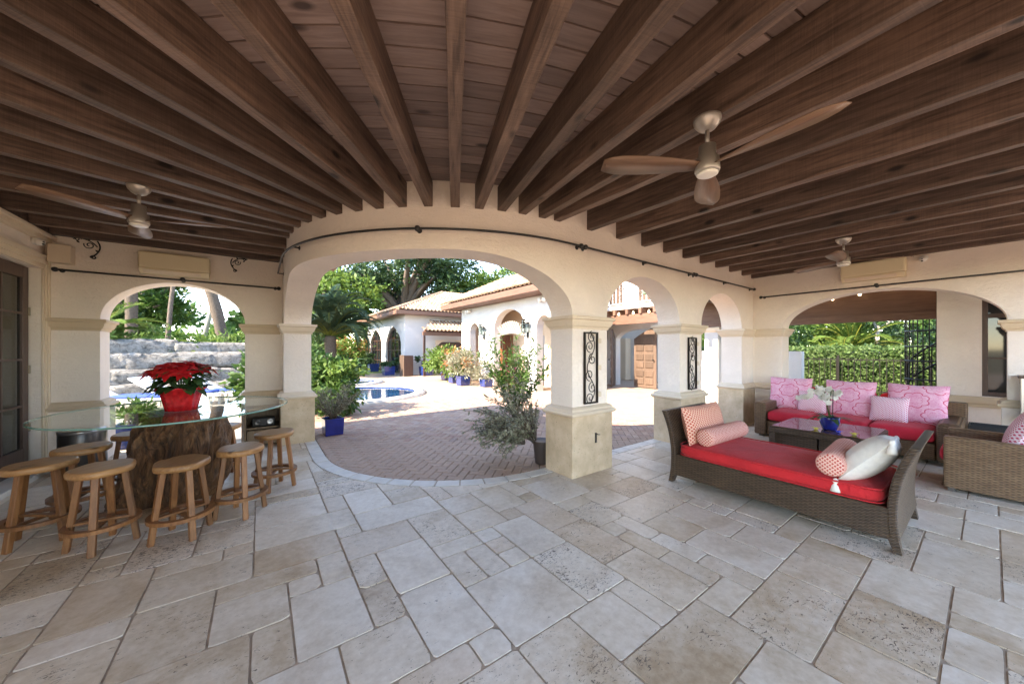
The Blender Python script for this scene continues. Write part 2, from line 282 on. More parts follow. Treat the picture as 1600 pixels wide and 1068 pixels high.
# ------------------------------------------------------------------ mesh helpers
class MB:
    def __init__(s): s.v = []; s.f = []; s.uv = None
    def add(s, vs, fs):
        o = len(s.v); s.v += [tuple(x) for x in vs]; s.f += [tuple(i+o for i in f) for f in fs]; return s
    def box(s, x0, x1, y0, y1, z0, z1):
        return s.add([(x0, y0, z0), (x1, y0, z0), (x1, y1, z0), (x0, y1, z0), (x0, y0, z1), (x1, y0, z1), (x1, y1, z1), (x0, y1, z1)],
                     [(0, 3, 2, 1), (4, 5, 6, 7), (0, 1, 5, 4), (1, 2, 6, 5), (2, 3, 7, 6), (3, 0, 4, 7)])
    def bar(s, a, b, w, h, up=(0, 0, 1)):
        a = Vector(a); b = Vector(b); d = (b-a).normalized(); r = d.cross(Vector(up))
        if r.length < 1e-4: r = d.cross(Vector((1, 0, 0)))
        r.normalize(); u = r.cross(d); vs = []
        for p in (a, b):
            for i, j in ((-1, -1), (1, -1), (1, 1), (-1, 1)): vs.append(p + r*(i*w/2) + u*(j*h/2))
        return s.add(vs, [(0, 1, 2, 3), (7, 6, 5, 4), (0, 4, 5, 1), (1, 5, 6, 2), (2, 6, 7, 3), (3, 7, 4, 0)])
    def tube(s, path, r, n=8, cap=True):
        path = [Vector(p) for p in path]; m = len(path); rr = r if isinstance(r, (list, tuple)) else [r]*m; vs = []
        up = None
        for i, p in enumerate(path):
            d = (path[min(i+1, m-1)]-path[max(i-1, 0)]).normalized()
            if up is None:
                up = Vector((0, 0, 1)) if abs(d.z) < .9 else Vector((1, 0, 0))
            x = d.cross(up).normalized(); up = x.cross(d).normalized()
            for k in range(n):
                t = 2*PI*k/n; vs.append(p + x*(math.cos(t)*rr[i]) + up*(math.sin(t)*rr[i]))
        fs = [(i*n+k, i*n+(k+1) % n, (i+1)*n+(k+1) % n, (i+1)*n+k) for i in range(m-1) for k in range(n)]
        if cap: fs += [tuple(range(n))[::-1], tuple(range((m-1)*n, m*n))]
        return s.add(vs, fs)
    def lathe(s, prof, c=(0, 0, 0), n=24, sq=1., cap=True):
        vs = [(c[0]+r*math.cos(2*PI*k/n), c[1]+r*math.sin(2*PI*k/n)*sq, c[2]+z) for r, z in prof for k in range(n)]; m = len(prof)
        fs = [(i*n+k, i*n+(k+1) % n, (i+1)*n+(k+1) % n, (i+1)*n+k) for i in range(m-1) for k in range(n)]
        if cap: fs += [tuple(range(n))[::-1], tuple(range((m-1)*n, m*n))]
        return s.add(vs, fs)
    def prism(s, poly, z0, z1):
        n = len(poly)
        return s.add([(x, y, z0) for x, y in poly]+[(x, y, z1) for x, y in poly], [tuple(range(n))[::-1], tuple(range(n, 2*n))]+[(i, (i+1) % n, n+(i+1) % n, n+i) for i in range(n)])
    def mould(s, x0, x1, y0, y1, prof):
        vs = []
        for o, z in prof: vs += [(x0-o, y0-o, z), (x1+o, y0-o, z), (x1+o, y1+o, z), (x0-o, y1+o, z)]
        m = len(prof); fs = [(i*4+k, i*4+(k+1) % 4, (i+1)*4+(k+1) % 4, (i+1)*4+k) for i in range(m-1) for k in range(4)]
        return s.add(vs, fs+[(3, 2, 1, 0), tuple(range(4*m-4, 4*m))])
    def obj(s, name, mat, parent=None, smooth=False, loc=None, bevel=0., rot=None, local=True):
        me = bpy.data.meshes.new(name); me.from_pydata([tuple(x) for x in s.v], [], s.f); me.update()
        if s.uv is not None:
            ul = me.uv_layers.new()
            for lp in me.loops: ul.data[lp.index].uv = s.uv[lp.vertex_index]
        return link(name, me, mat, parent, smooth, loc, bevel, rot)
def link(name, me, mat, parent=None, smooth=False, loc=None, bevel=0., rot=None):
    o = bpy.data.objects.new(name, me); COL.objects.link(o)
    if mat and not me.materials: me.materials.append(MATS[mat])
    if smooth: me.polygons.foreach_set('use_smooth', [True]*len(me.polygons))
    if parent: o.parent = parent
    if loc: o.location = loc
    if rot: o.rotation_euler = rot
    if bevel:
        b = o.modifiers.new('bevel', 'BEVEL'); b.width = bevel; b.segments = 2; b.limit_method = 'ANGLE'; b.angle_limit = R_(40)
    return o
def empty(name, loc=(0, 0, 0), rz=0):
    o = bpy.data.objects.new(name, None); COL.objects.link(o); o.location = loc; o.rotation_euler = (0, 0, rz); o.empty_display_size = .1; return o
def tag(o, label=None, cat=None, group=None, kind=None):
    if label: o['label'] = label
    if cat: o['category'] = cat
    if group: o['group'] = group
    if kind: o['kind'] = kind
    return o
def copytree(o, parent=None):
    c = o.copy(); COL.objects.link(c)
    if parent: c.parent = parent
    for ch in list(o.children): copytree(ch, c)
    return c
def fastmesh(name, V, F4):
    """mesh from numpy verts (n,3) and quads (m,4)"""
    me = bpy.data.meshes.new(name); n = len(V); m = len(F4); k = F4.shape[1]
    me.vertices.add(n); me.vertices.foreach_set('co', V.astype(np.float32).ravel()); me.loops.add(m*k); me.loops.foreach_set('vertex_index', F4.astype(np.int32).ravel())
    me.polygons.add(m); me.polygons.foreach_set('loop_start', np.arange(0, m*k, k, dtype=np.int32)); me.update(calc_edges=True); return me
def norm(a): return a/np.maximum(np.linalg.norm(a, axis=1, keepdims=True), 1e-9)
def leaves_at(P, size, aspect=.5, up=.5, rg=rng, out=None):
    """folded diamond leaf at every point"""
    n = len(P); d = rg.normal(size=(n, 3));
    if out is not None: d = d*.8+out*1.2
    d[:, 2] += -.15; d = norm(d); nn = rg.normal(size=(n, 3)); nn[:, 2] += up*2; side = norm(np.cross(d, nn)); nrm = np.cross(side, d)
    L = size*(.6+.8*rg.random((n, 1))); W = L*aspect*.5
    a = P; b = P+d*L*.45+side*W+nrm*L*.06; c = P+d*L; e = P+d*L*.45-side*W+nrm*L*.06
    V = np.stack([a, b, c, e], 1).reshape(-1, 3); F = np.arange(n*4).reshape(-1, 4); return V, F
def foliage(name, blobs, size, mat, parent=None, aspect=.5, dens=1., shell=.55, kind=None, up=.5, loc=None):
    Vs = []; Fs = []; o = 0
    for (cx, cy, cz, rx, ry, rz, n) in blobs:
        n = int(n*dens); k = max(3, n//45); cd = norm(rng.normal(size=(k, 3))); cr = (shell+(1-shell)*rng.random((k, 1)))
        cen = cd*cr; idx = rng.integers(0, k, n); q = cen[idx]+rng.normal(size=(n, 3))*.17
        P = np.array([cx, cy, cz])+q*np.array([rx, ry, rz]); V, F = leaves_at(P, size, aspect, up, out=norm(q)); Vs.append(V); Fs.append(F+o); o += len(V)
    V = np.concatenate(Vs); me = fastmesh(name, V, np.concatenate(Fs)); return link(name, me, mat, parent, loc=loc)
def curve_pts(a, b, sag=(0, 0, 0), n=8):
    a = Vector(a); b = Vector(b); s = Vector(sag); return [a.lerp(b, t/n)+s*(4*(t/n)*(1-t/n)) for t in range(n+1)]
def proj(p):
    x, y, z = p; fx, fy = math.cos(CAM_A), math.sin(CAM_A); Z = x*fx+y*fy; X = x*fy-y*fx
    return (800+542.43*X/Z, 544.42-542.43*(z-1.5)/Z, Z) if Z > .05 else (-1e6, -1e6, Z)

# ------------------------------------------------------------------ layout constants of the loggia (metres)
UL, VR, UC, VC, RW, TH = .30, 2.87, 2.86, 5.43, 2.56, .37       # inner faces of the arcade, its rounded corner, wall thickness
UD, VO, VE, UE = -2.2, -1.3, 7.0, 8.2                            # door wall, opened back side, two end walls
ZJ, ZB, SPR, CRN = 2.935, 3.185, 1.89, 2.51                      # joist underside, boards, springing and crown of arches
SL = VE-VC; SA = RW*PI/2; SR = UE-UC
def apath(s, off=0.):
    """point on the arcade face, s from the left end wall; off>0 goes outward (to the courtyard)"""
    if s < SL: return (UL+off, VE-s)
    if s < SL+SA:
        t = (s-SL)/RW; r = RW-off; return (UC-r*math.cos(t), VC-r*math.sin(t))
    return (UC+s-SL-SA, VR+off)
def s_of_u(u): return SL+SA+u-UC
S0, S1 = VE-6.5, s_of_u(2.95)                                    # main arch
OPEN = [(S0, S1, 2.0, 1.45, CRN), (s_of_u(3.57), s_of_u(5.33), .88, .88, 2.51), (s_of_u(6.03), s_of_u(7.64), .805, .805, 2.5)]
def archz(s, op):
    a, b, la, lb, crn = op
    x = 0.
    if s < a+la: x = 1-(s-a)/la
    if s > b-lb: x = max(x, 1-(b-s)/lb)
    return SPR+(crn-SPR)*math.sqrt(max(0, 1-x*x))
def arcade(path, total, openings, z0, z1, step=.06, extra=()):
    ss = {0., total, *extra}
    k = int(total/step)
    for i in range(k+1): ss.add(total*i/k)
    for op in openings:
        a, b, la, lb, _ = op; ss |= {a, b}
        for i in range(1, 26):
            t = 1-math.cos(i/26*PI/2); ss |= {a+la*t, b-lb*t}
    ss = sorted(ss); out = [ss[0]]
    for x in ss[1:]:
        if x-out[-1] > 1e-4: out.append(x)
    m = MB()
    def q(*p): m.add(p, [(0, 1, 2, 3)])
    for x, y in zip(out, out[1:]):
        mid = (x+y)/2; op = next((o for o in openings if o[0]-1e-6 < mid < o[1]+1e-6), None)
        bx = archz(x, op) if op else z0; by = archz(y, op) if op else z0
        a0, a1 = path(x, 0), path(y, 0); b0, b1 = path(x, TH), path(y, TH)
        q((*a0, bx), (*a1, by), (*a1, z1), (*a0, z1)); q((*b1, by), (*b0, bx), (*b0, z1), (*b1, z1)); q((*a0, z1), (*a1, z1), (*b1, z1), (*b0, z1))
        q((*a1, by), (*a0, bx), (*b0, bx), (*b1, by))
    for op in openings:
        for s in op[:2]:
            a0, b0 = path(s, 0), path(s, TH); q((*a0, z0), (*b0, z0), (*b0, SPR), (*a0, SPR))
    for s in (0., total):
        a0, b0 = path(s, 0), path(s, TH); q((*a0, z0), (*b0, z0), (*b0, z1), (*a0, z1))
    return m

# ------------------------------------------------------------------ ground, paving, floor
gm = MB().add([(-900, -900, -.08), (900, -900, -.08), (900, 900, -.08), (-900, 900, -.08)], [(0, 1, 2, 3)])
tag(gm.obj('ground', 'ground_soil'), kind='structure')
tag(MB().add([(-60, 18.6, -.045), (60, 18.6, -.045), (60, 60, -.045), (-60, 60, -.045)], [(0, 1, 2, 3)]).obj('lawn', 'lawn'), kind='structure')
RB = RW-TH-.07                                                    # radius of the brick edge
def inside_court(p, grow=0.):
    x, y = p
    if x < UC and y < VC: return math.hypot(x-UC, y-VC) < RB+grow
    return x > UC-RB-grow and y > VC-RB-grow
def clip_half(poly, p0, n):
    """keep the side of the line where (p-p0).n >= 0"""
    out = []
    for i, a in enumerate(poly):
        b = poly[(i+1) % len(poly)]; da = (a[0]-p0[0])*n[0]+(a[1]-p0[1])*n[1]; db = (b[0]-p0[0])*n[0]+(b[1]-p0[1])*n[1]
        if da >= 0: out.append(a)
        if da*db < 0: t = da/(da-db); out.append((a[0]+(b[0]-a[0])*t, a[1]+(b[1]-a[1])*t))
    return out
def clip_court(poly, grow, keep_in):
    """clip a small polygon against the courtyard edge (arc with two tangents)"""
    cx = sum(p[0] for p in poly)/len(poly); cy = sum(p[1] for p in poly)/len(poly); r = RB+grow; s = 1 if keep_in else -1
    if cx < UC and cy < VC:
        d = math.hypot(cx-UC, cy-VC) or 1; n = ((UC-cx)/d, (VC-cy)/d); p0 = (UC-n[0]*r, VC-n[1]*r); return clip_half(poly, p0, (n[0]*s, n[1]*s))
    if keep_in:
        poly = clip_half(poly, (UC-r, 0), (1, 0)); return clip_half(poly, (0, VC-r), (0, 1)) if poly else poly
    a = clip_half(poly, (UC-r, 0), (-1, 0)) if cx < cy else clip_half(poly, (0, VC-r), (0, -1)); return a
floor = MB().box(UD-.4, UE+3.2, VO-.4, VR+.4, -.06, -.0065).box(UD-.4, UC-RB-.02, VR+.4, VE+.4, -.06, -.0067)
cor = [(UC-RB-.02, VR+.4), (UC-.8, VR+.4)] + [(UC-(RB-.01)*math.cos(t), VC-(RB-.01)*math.sin(t)) for t in [R_(k) for k in range(72, -1, -6)]] + [(UC-RB-.02, VC)]
floor.prism(cor, -.06, -.0063)
floor = tag(floor.obj('terrace_floor', 'mortar'), kind='structure')
def tile_mesh(poly, jag=.002, inset=.0055):
    # outline with small irregularities and rounded, chipped corners; bevel ring below
    n = len(poly); cx = sum(p[0] for p in poly)/n; cy = sum(p[1] for p in poly)/n; pts = []
    for i, a in enumerate(poly):
        b = poly[(i+1) % n]; L = math.hypot(b[0]-a[0], b[1]-a[1])
        if L < .03: pts.append(a); continue
        k = 5; c = min(.3, random.choice((.008, .012, .012, .02, .035))/L)
        for t in (c, .35, .65, 1-c): pts.append((a[0]+(b[0]-a[0])*t, a[1]+(b[1]-a[1])*t))
    hx = max(.03, (max(p[0] for p in poly)-min(p[0] for p in poly))/2); hy = max(.03, (max(p[1] for p in poly)-min(p[1] for p in poly))/2)
    ring0 = []; ring1 = []
    for x, y in pts:
        d = math.hypot(x-cx, y-cy) or 1; j = random.uniform(0, jag)
        q = inset+j; q1 = inset*.8+j; ring0.append(((x-cx)*(1-q/hx), (y-cy)*(1-q/hy), 0)); ring1.append(((x-cx)*(1-q1/hx), (y-cy)*(1-q1/hy), -.0072))
    m = len(pts); mb = MB().add(ring0+ring1, [tuple(range(m))]+[(i, m+i, m+(i+1) % m, (i+1) % m) for i in range(m)]); return mb, (cx, cy)
CELL = .18; rtile = random.Random(11)
U0, V0 = UD, VO; NU = int((UE+1.6-U0)/CELL)+1; NV = int((VE+.4-V0)/CELL)+2
occ = np.zeros((NU, NV), bool); tiles = []
for j in range(NV-1, -1, -1):
    for i in range(NU):
        if occ[i, j]: continue
        opts = [(2, 3)]*5+[(3, 2)]*5+[(2, 2)]*5+[(3, 3)]*2+[(2, 1)]*3+[(1, 2)]*2+[(4, 2)]*3+[(3, 1)]*2+[(1, 1)]
        rtile.shuffle(opts); done = False
        for a, b in opts+[(2, 1), (1, 2), (1, 1)]:
            if i+a <= NU and j-b+1 >= 0 and not occ[i:i+a, j-b+1:j+1].any():
                occ[i:i+a, j-b+1:j+1] = True; tiles.append((U0+i*CELL, V0+(j-b+1)*CELL, U0+(i+a)*CELL, V0+(j+1)*CELL)); break
vis = []
for x0, y0, x1, y1 in tiles:
    c = ((x0+x1)/2, (y0+y1)/2)
    poly = [(x0, y0), (x1, y0), (x1, y1), (x0, y1)]
    if c[0] > UC-RB-.8 and c[1] > VC-RB-.8:
        if y0 > VC-RB-.175 and c[0] > UC: continue
        poly = clip_half(poly, (0, VC-RB-.172), (0, -1)) if c[0] > UC else clip_court(poly, .172, False)
        if len(poly) < 3: continue
        A = .5*abs(sum(poly[i][0]*poly[(i+1) % len(poly)][1]-poly[(i+1) % len(poly)][0]*poly[i][1] for i in range(len(poly))))
        if A < .003: continue
    if c[1] > VE+.36 or c[0] > UE+1.5: continue
    P = [proj((*p, 0)) for p in poly]
    if min(p[2] for p in P) < .3: continue
    if max(p[0] for p in P) < -20 or min(p[0] for p in P) > 1620 or min(p[1] for p in P) > 1085: continue
    area = .5*abs(sum(P[i][0]*P[(i+1) % len(P)][1]-P[(i+1) % len(P)][0]*P[i][1] for i in range(len(P)))); vis.append((area, poly))
vis.sort(key=lambda t: -t[0]); rest = MB()
for k, (ar, poly) in enumerate(vis):
    mb, c = tile_mesh(poly)
    dz = random.uniform(-.0012, .0012)
    if k < 296: mb.obj('stone_tile', 'travertine', floor, loc=(c[0], c[1], dz))
    else: rest.add([(x+c[0], y+c[1], z+dz) for x, y, z in mb.v], mb.f)
if rest.v: tag(rest.obj('stone_tiles', 'travertine', floor), kind='stuff')
# kerb of cut stones round the courtyard edge
def kerb_stones():
    pts = []; L1 = (VE+.35)-VC; LA = (RB+.085)*PI/2; L2 = UE-UC; tot = L1+LA+L2; n = int(tot/.262)
    def kp(s, off):
        if s < L1: return (UC-RB-off, VE+.35-s)
        if s < L1+LA:
            t = (s-L1)/(RB+.085); return (UC-(RB+off)*math.cos(t), VC-(RB+off)*math.sin(t))
        return (UC+s-L1-LA, VC-RB-off)
    for i in range(n):
        a = tot*i/n+.004; b = tot*(i+1)/n-.004; m = MB(); seg = 3
        top = [kp(a+(b-a)*k/seg, .006) for k in range(seg+1)]+[kp(b-(b-a)*k/seg, .168) for k in range(seg+1)]
        cx = sum(p[0] for p in top)/len(top); cy = sum(p[1] for p in top)/len(top); N_ = len(top)
        r0 = [(cx+(x-cx)*.965-cx, cy+(y-cy)*.965-cy, .0015) for x, y in top]; r1 = [(x-cx, y-cy, -.012) for x, y in top]
        m.add(r0+r1, [tuple(range(N_))[::-1]]+[(k, (k+1) % N_, N_+(k+1) % N_, N_+k) for k in range(N_)])
        m.obj('kerb_stone', 'kerb_stone', floor, loc=(cx, cy, random.uniform(-.001, .001)))
kerb_stones()
# courtyard paving: mortar bed, herringbone bricks near, brick-patterned sheet farther off
bed = [(UC-RB*math.cos(t), VC-RB*math.sin(t)) for t in [R_(k) for k in range(90, -1, -5)]]+[(UC-RB, 22), (16, 22), (16, VC-RB)]
court = MB(); court.prism(bed[::-1], -.06, -.016); court = tag(court.obj('courtyard_paving', 'brick_mortar'), kind='structure')
BW = .104; c45, s45 = math.cos(PI/4), math.sin(PI/4); bricks = []
FARV = 9.6
for a in range(-130, 131):
    for b in range(-60, 61):
        ox, oy = a+4*b, a
        for (x0, y0, x1, y1) in ((ox, oy, ox+2, oy+1), (ox+3, oy, ox+4, oy+2)):
            pc = ((x0+x1)/2*BW, (y0+y1)/2*BW); wx, wy = c45*pc[0]-s45*pc[1]+4, s45*pc[0]+c45*pc[1]+7
            if not (.5 < wx < 6.3 and 3.0 < wy < FARV) : continue
            if not inside_court((wx, wy), .14): continue
            g = .0035; poly = [(x0*BW+g, y0*BW+g), (x1*BW-g, y0*BW+g), (x1*BW-g, y1*BW-g), (x0*BW+g, y1*BW-g)]
            poly = [(c45*x-s45*y+4, s45*x+c45*y+7) for x, y in poly]
            poly = clip_court(poly, -.004, True)
            if len(poly) < 3: continue
            A = .5*abs(sum(poly[i][0]*poly[(i+1) % len(poly)][1]-poly[(i+1) % len(poly)][0]*poly[i][1] for i in range(len(poly))))
            if A < .0015: continue
            px, py, Z = proj((wx, wy, 0)); bricks.append((Z if 485 < px < 1080 else 99+Z, poly))
bricks.sort(key=lambda t: t[0]); rest = MB()
for k, (Z, poly) in enumerate(bricks):
    n = len(poly); cx = sum(p[0] for p in poly)/n; cy = sum(p[1] for p in poly)/n; dz = random.uniform(-.003, .001)
    rx, ry = random.uniform(-.012, .012), random.uniform(-.012, .012)
    r0 = [((x-cx)*.93, (y-cy)*.93, (x-cx)*rx+(y-cy)*ry) for x, y in poly]; r1 = [(x-cx, y-cy, -.006) for x, y in poly]; r2 = [(x-cx, y-cy, -.02) for x, y in poly]
    m = MB().add(r0+r1+r2, [tuple(range(n))]+[(i, n+i, n+(i+1) % n, (i+1) % n) for i in range(n)]+[(n+i, 2*n+i, 2*n+(i+1) % n, n+(i+1) % n) for i in range(n)])
    if k < 296: m.obj('brick', 'brick', court, loc=(cx, cy, dz))
    else: rest.add([(x+cx, y+cy, z+dz) for x, y, z in m.v], m.f)
tag(rest.obj('bricks', 'brick', court), kind='stuff')
far = MB().add([(UC-RB, FARV-.05, -.0125), (6.25, FARV-.05, -.0125), (6.25, 22, -.0125), (UC-RB, 22, -.0125)], [(0, 1, 2, 3)]).add([(6.25, VC-RB+.02, -.0125), (16, VC-RB+.02, -.0125), (16, 22, -.0125), (6.25, 22, -.0125)], [(0, 1, 2, 3)])
tag(far.obj('brick_paving', 'brick_paving', court), kind='stuff')
deck = MB().box(-9, UC-RB-.01, VE+.37, 22, -.06, -.012); tag(deck.obj('pool_deck', 'deck_stone'), kind='structure')
tag(MB().box(-16, 16, -14, VO-.42, -.06, -.012).box(-16, UD-.42, VO-.42, VE+.36, -.06, -.0121).obj('bounce_ground', 'bounce_brown'), kind='structure')  # unseen ground added behind the camera to bounce warm light onto the ceiling

# ------------------------------------------------------------------ the loggia: one building with its parts
log = tag(empty('loggia', (UC, VC, 0)), 'open-sided stucco loggia with round arches and dark timber joists around the seating', 'loggia')
class _P: pass
def part(m, name, mat, parent=None, **k):
    """mesh given in world coordinates, parented under the loggia"""
    o = m.obj(name, mat, parent or log, **k)
    if parent is None: o.location = (Vector(o.location)-Vector(log.location))
    return o
def worldpart(m, name, mat, thing, origin, **k):
    o = m.obj(name, mat, thing, **k); o.location = -Vector(origin); return o
part(arcade(lambda s, off: apath(s, off), SL+SA+SR, OPEN, -.02, ZB+.02), 'arcade_wall', 'stucco', smooth=False)
def lpath(s, off): return (UD+s, VE+off)
def rpath(s, off): return (UE+off, VR-s)
LO = [(.46, 2.0, .77, .77, 2.46)]; RO = [(.49, 3.0, 1.255, 1.255, 2.475)]
part(arcade(lpath, UL+TH-UD, LO, -.02, ZB+.02), 'end_wall', 'stucco'); part(arcade(rpath, VR-VO, RO, -.02, ZB+.02), 'end_wall', 'stucco')
CAP = [(0, 1.735), (.012, 1.735), (.014, 1.755), (.035, 1.775), (.05, 1.815), (.055, 1.84), (.075, 1.85), (.075, 1.886), (0, 1.894)]
LEDGE = [(.046, .70), (.07, .712), (.082, .735), (.072, .752), (.052, .76), (.046, .785), (.02, .806), (0, .812)]
BASE = [(.045, -.02), (.045, .705)]
def pier(x0, x1, y0, y1, trim='trim_pale', bm='coral_stone'):
    g = .002
    b = part(MB().mould(x0-g, x1+g, y0-g, y1+g, BASE), 'pier_base', bm, bevel=.006); part(MB().mould(x0-g, x1+g, y0-g, y1+g, LEDGE), 'ledge', trim, bevel=.004); part(MB().mould(x0-g, x1+g, y0-g, y1+g, CAP), 'capital', trim, bevel=.003)
pier(2.95, 3.57, VR, VR+TH); pier(5.33, 6.03, VR, VR+TH); pier(7.64, UE+.03, VR-.001, VR+TH)
pier(UL, UL+TH, 6.5, VE+.03); pier(UD-.05, UD+.46, VE, VE+TH, 'trim', 'stucco'); pier(UD+2.0, UL-.05, VE+.001, VE+TH, 'trim', 'stucco'); pier(UE, UE+TH, VR-.49, VR-.05, 'trim_pale', 'stucco'); pier(UE+.001, UE+TH, VO-.05, VR-3.0, 'trim', 'stucco')
# rear opening added out of view for fill light; door wall with french doors
part(MB().box(UD-.3, UE+TH, VO-.3, VO, 2.7, 3.3), 'light_gap_lintel', 'stucco')
DV0, DV1, DZ = 4.72, 6.90, 2.49
dw = MB().box(UD-.3, UD, .9, DV0, -.02, 3.3).box(UD-.3, UD, VO, .9, 2.8, 3.3).box(UD-.3, UD, DV1, VE+TH-.01, -.02, 3.3).box(UD-.3, UD, DV0, DV1, DZ, 3.3); part(dw, 'door_wall', 'stucco')  # unseen gap at the near end added so sun reaches the floor and bounces
dt = MB()
for o, z in ((0, 0),):
    for (a, b, t) in ((0, .03, .022), (.03, .06, .038), (.06, .09, .05)):
        dt.box(UD+.001, UD+t, DV1+a+.001, DV1+b, 0, DZ+a*1.8); dt.box(UD+.001, UD+t, DV0-.3, DV1+b, DZ+a*1.8, DZ+b*1.8)
part(dt, 'door_surround', 'trim_pale', bevel=.004)
part(MB().box(UD-.28, UD+.12, DV0-.1, DV1-.002, -.01, .055), 'door_step', 'kerb_stone', bevel=.006)
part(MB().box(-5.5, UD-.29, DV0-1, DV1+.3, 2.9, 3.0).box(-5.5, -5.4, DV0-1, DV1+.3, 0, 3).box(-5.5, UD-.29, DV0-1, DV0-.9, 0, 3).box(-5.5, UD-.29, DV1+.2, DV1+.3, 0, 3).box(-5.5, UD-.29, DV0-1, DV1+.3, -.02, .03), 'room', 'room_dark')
for k in range(2):
    a = DV0+.03+k*1.05; b = a+1.04; X = UD-.075
    d = part(MB().box(X-.045, X, a, a+.12, .06, DZ-.01).box(X-.045, X, b-.12, b, .06, DZ-.01).box(X-.045, X, a+.12, b-.12, .06, .32).box(X-.045, X, a+.12, b-.12, DZ-.15, DZ-.01), 'door', 'door_brown', bevel=.004)
    def sub(m, nm, mt): o = m.obj(nm, mt, d); return o
    sub(MB().box(X-.028, X-.022, a+.12, b-.12, .32, DZ-.15), 'pane', 'pane_glass')
    mu = MB()
    for z in (.82, 1.37, 1.92): mu.box(X-.04, X-.006, a+.12, b-.12, z-.012, z+.012)
    mu.box(X-.041, X-.005, (a+b)/2-.012, (a+b)/2+.012, .32, DZ-.15); sub(mu, 'muntin', 'door_brown')
    for z in (.55, 1.25, 1.95): sub(MB().box(X-.01, X+.012, b-.012, b+.012, z-.05, z+.05), 'hinge', 'hinge')
# joists
joists = []
for k in range(16):
    th = R_((86.6, 82.0, 76.6, 71.4, 66.1, 60.6, 54.6, 48.7, 43.1, 37.6, 31.7, 26.1, 20.2, 14.0, 8.0, 2.2)[k]); ex, ey = UC-RW*math.cos(th), VC-RW*math.sin(th); dd = R_((90.0, 84.6, 79.1, 73.6, 68.4, 63.4, 57.6, 51.5, 45.4, 39.8, 34.0, 27.9, 21.8, 15.6, 9.2, 2.9)[k]); dx, dy = -math.cos(dd), -math.sin(dd)
    t1 = (UD+.06-ex)/dx if dx < -1e-6 else 99; t2 = (VO-ey)/dy if dy < -1e-6 else 99; t = min(t1, t2); joists.append(((ex-dx*.06, ey-dy*.06), (ex+dx*t, ey+dy*t)))
for k in range(10):
    u = 3.244+.5535*k if k < 9 else 8.135; joists.append(((u, VR+.06), (u, VO)))
for v in (5.93, 6.47, 6.935): joists.append(((UL+.06, v), (UD+.06, v)))
def wonky(L, w, h, rg=random.Random(5)):
    n = max(4, int(L/.35)); m = MB(); vs = []
    for i in range(n+1):
        x = L*i/n; j = lambda s=.003: rg.uniform(-s, s)
        vs += [(x, -w/2+j(), -h/2+j()), (x, w/2+j(), -h/2+j()), (x, w/2, h/2), (x, -w/2, h/2)]
    fs = [(i*4+k, (i+1)*4+k, (i+1)*4+(k+1) % 4, i*4+(k+1) % 4) for i in range(n) for k in range(4)]; return m.add(vs, fs+[(0, 1, 2, 3), tuple(range(4*n, 4*n+4))[::-1]])
for i, ((ax, ay), (bx, by)) in enumerate(joists):
    L = math.hypot(bx-ax, by-ay); o = wonky(L, .088, ZB-ZJ).obj('joist', 'joist_wood', log, bevel=.004)
    o.location = Vector((ax, ay, (ZB+ZJ)/2+random.uniform(-.002, .002)))-Vector(log.location); o.rotation_euler = (0, 0, math.atan2(by-ay, bx-ax))
# short blocking pieces between the last joists and the end walls
for v in (2.2, 1.7, 1.2, .7, .2, -.3): part(MB().box(8.17, UE+.02, v-.03, v+.03, ZJ+.03, ZB), 'blocking', 'joist_wood')
# ceiling boards: bay by bay, square to the joists
ceil = part(MB().box(UD-.02, UE+.02, VO, VR+.05, ZB+.02, ZB+.045).box(UD-.02, UL+.05, VR+.05, VE+.02, ZB+.02, ZB+.045).prism([(UL+.05, VR+.05), (UC, VR+.05)]+[(UC-(RW-.05)*math.cos(R_(a)), VC-(RW-.05)*math.sin(R_(a))) for a in range(84, 0, -6)]+[(UL+.05, VC)], ZB+.02, ZB+.045), 'ceiling', 'door_brown')
BWD = .142; nb = 0; brest = MB()
order = list(range(16)); bays = [(joists[i], joists[i+1]) for i in order[:-1]]
for (A, B) in bays:
    a0, a1, b0, b1 = [Vector(p) for p in (A[0], A[1], B[0], B[1])]
    m0 = (a0+b0)/2; m1 = (a1+b1)/2; d = (m1-m0).normalized(); L = (m1-m0).length
    da = (a1-a0).normalized(); db = (b1-b0).normalized(); k = 0; t = random.uniform(0, .1)
    while t < L+.3:
        t2 = t+BWD-.013; pl = []
        for tt in (t, t2): # intersections of the cross line with both joists
            c = m0+d*tt
            for p, q in ((a0, da), (b0, db)):
                s = (c-p).dot(d)/q.dot(d); pl.append(p+q*s)
        P4 = [pl[0], pl[1], pl[3], pl[2]]; c = (pl[0]+pl[1]+pl[2]+pl[3])/4
        if c.x > UD and c.y > VO:
            px, py, Z = proj((c.x, c.y, ZB))
            rz = math.atan2(d.y, d.x); m = MB().prism([(((p.x-c.x)*d.x+(p.y-c.y)*d.y), (-(p.x-c.x)*d.y+(p.y-c.y)*d.x)) for p in P4], 0, .016)
            if -60 < px < 1660 and py > -60 and Z > .3 and nb < 290:
                o = m.obj('ceiling_board', 'ceiling_wood', ceil, loc=(c.x, c.y, ZB+.003+random.uniform(0, .0025)), rot=(0, 0, rz)); nb += 1
            else: brest.add([(c.x+x*d.x-y*d.y, c.y+x*d.y+y*d.x, z+ZB+.003) for x, y, z in m.v], m.f)
        t += BWD
for i in range(10):
    u0 = 3.244+.5535*i; y = VO
    while y < VR: brest.box(u0-.5535 if i else 2.7, u0, y, y+BWD-.006, ZB+.0035, ZB+.019); y += BWD
for v0, v1 in ((5.36, 5.93), (5.93, 6.47), (6.47, 7.0)):
    x = UD
    while x < UL: brest.box(x, x+BWD-.006, v0, v1, ZB+.0035, ZB+.019); x += BWD
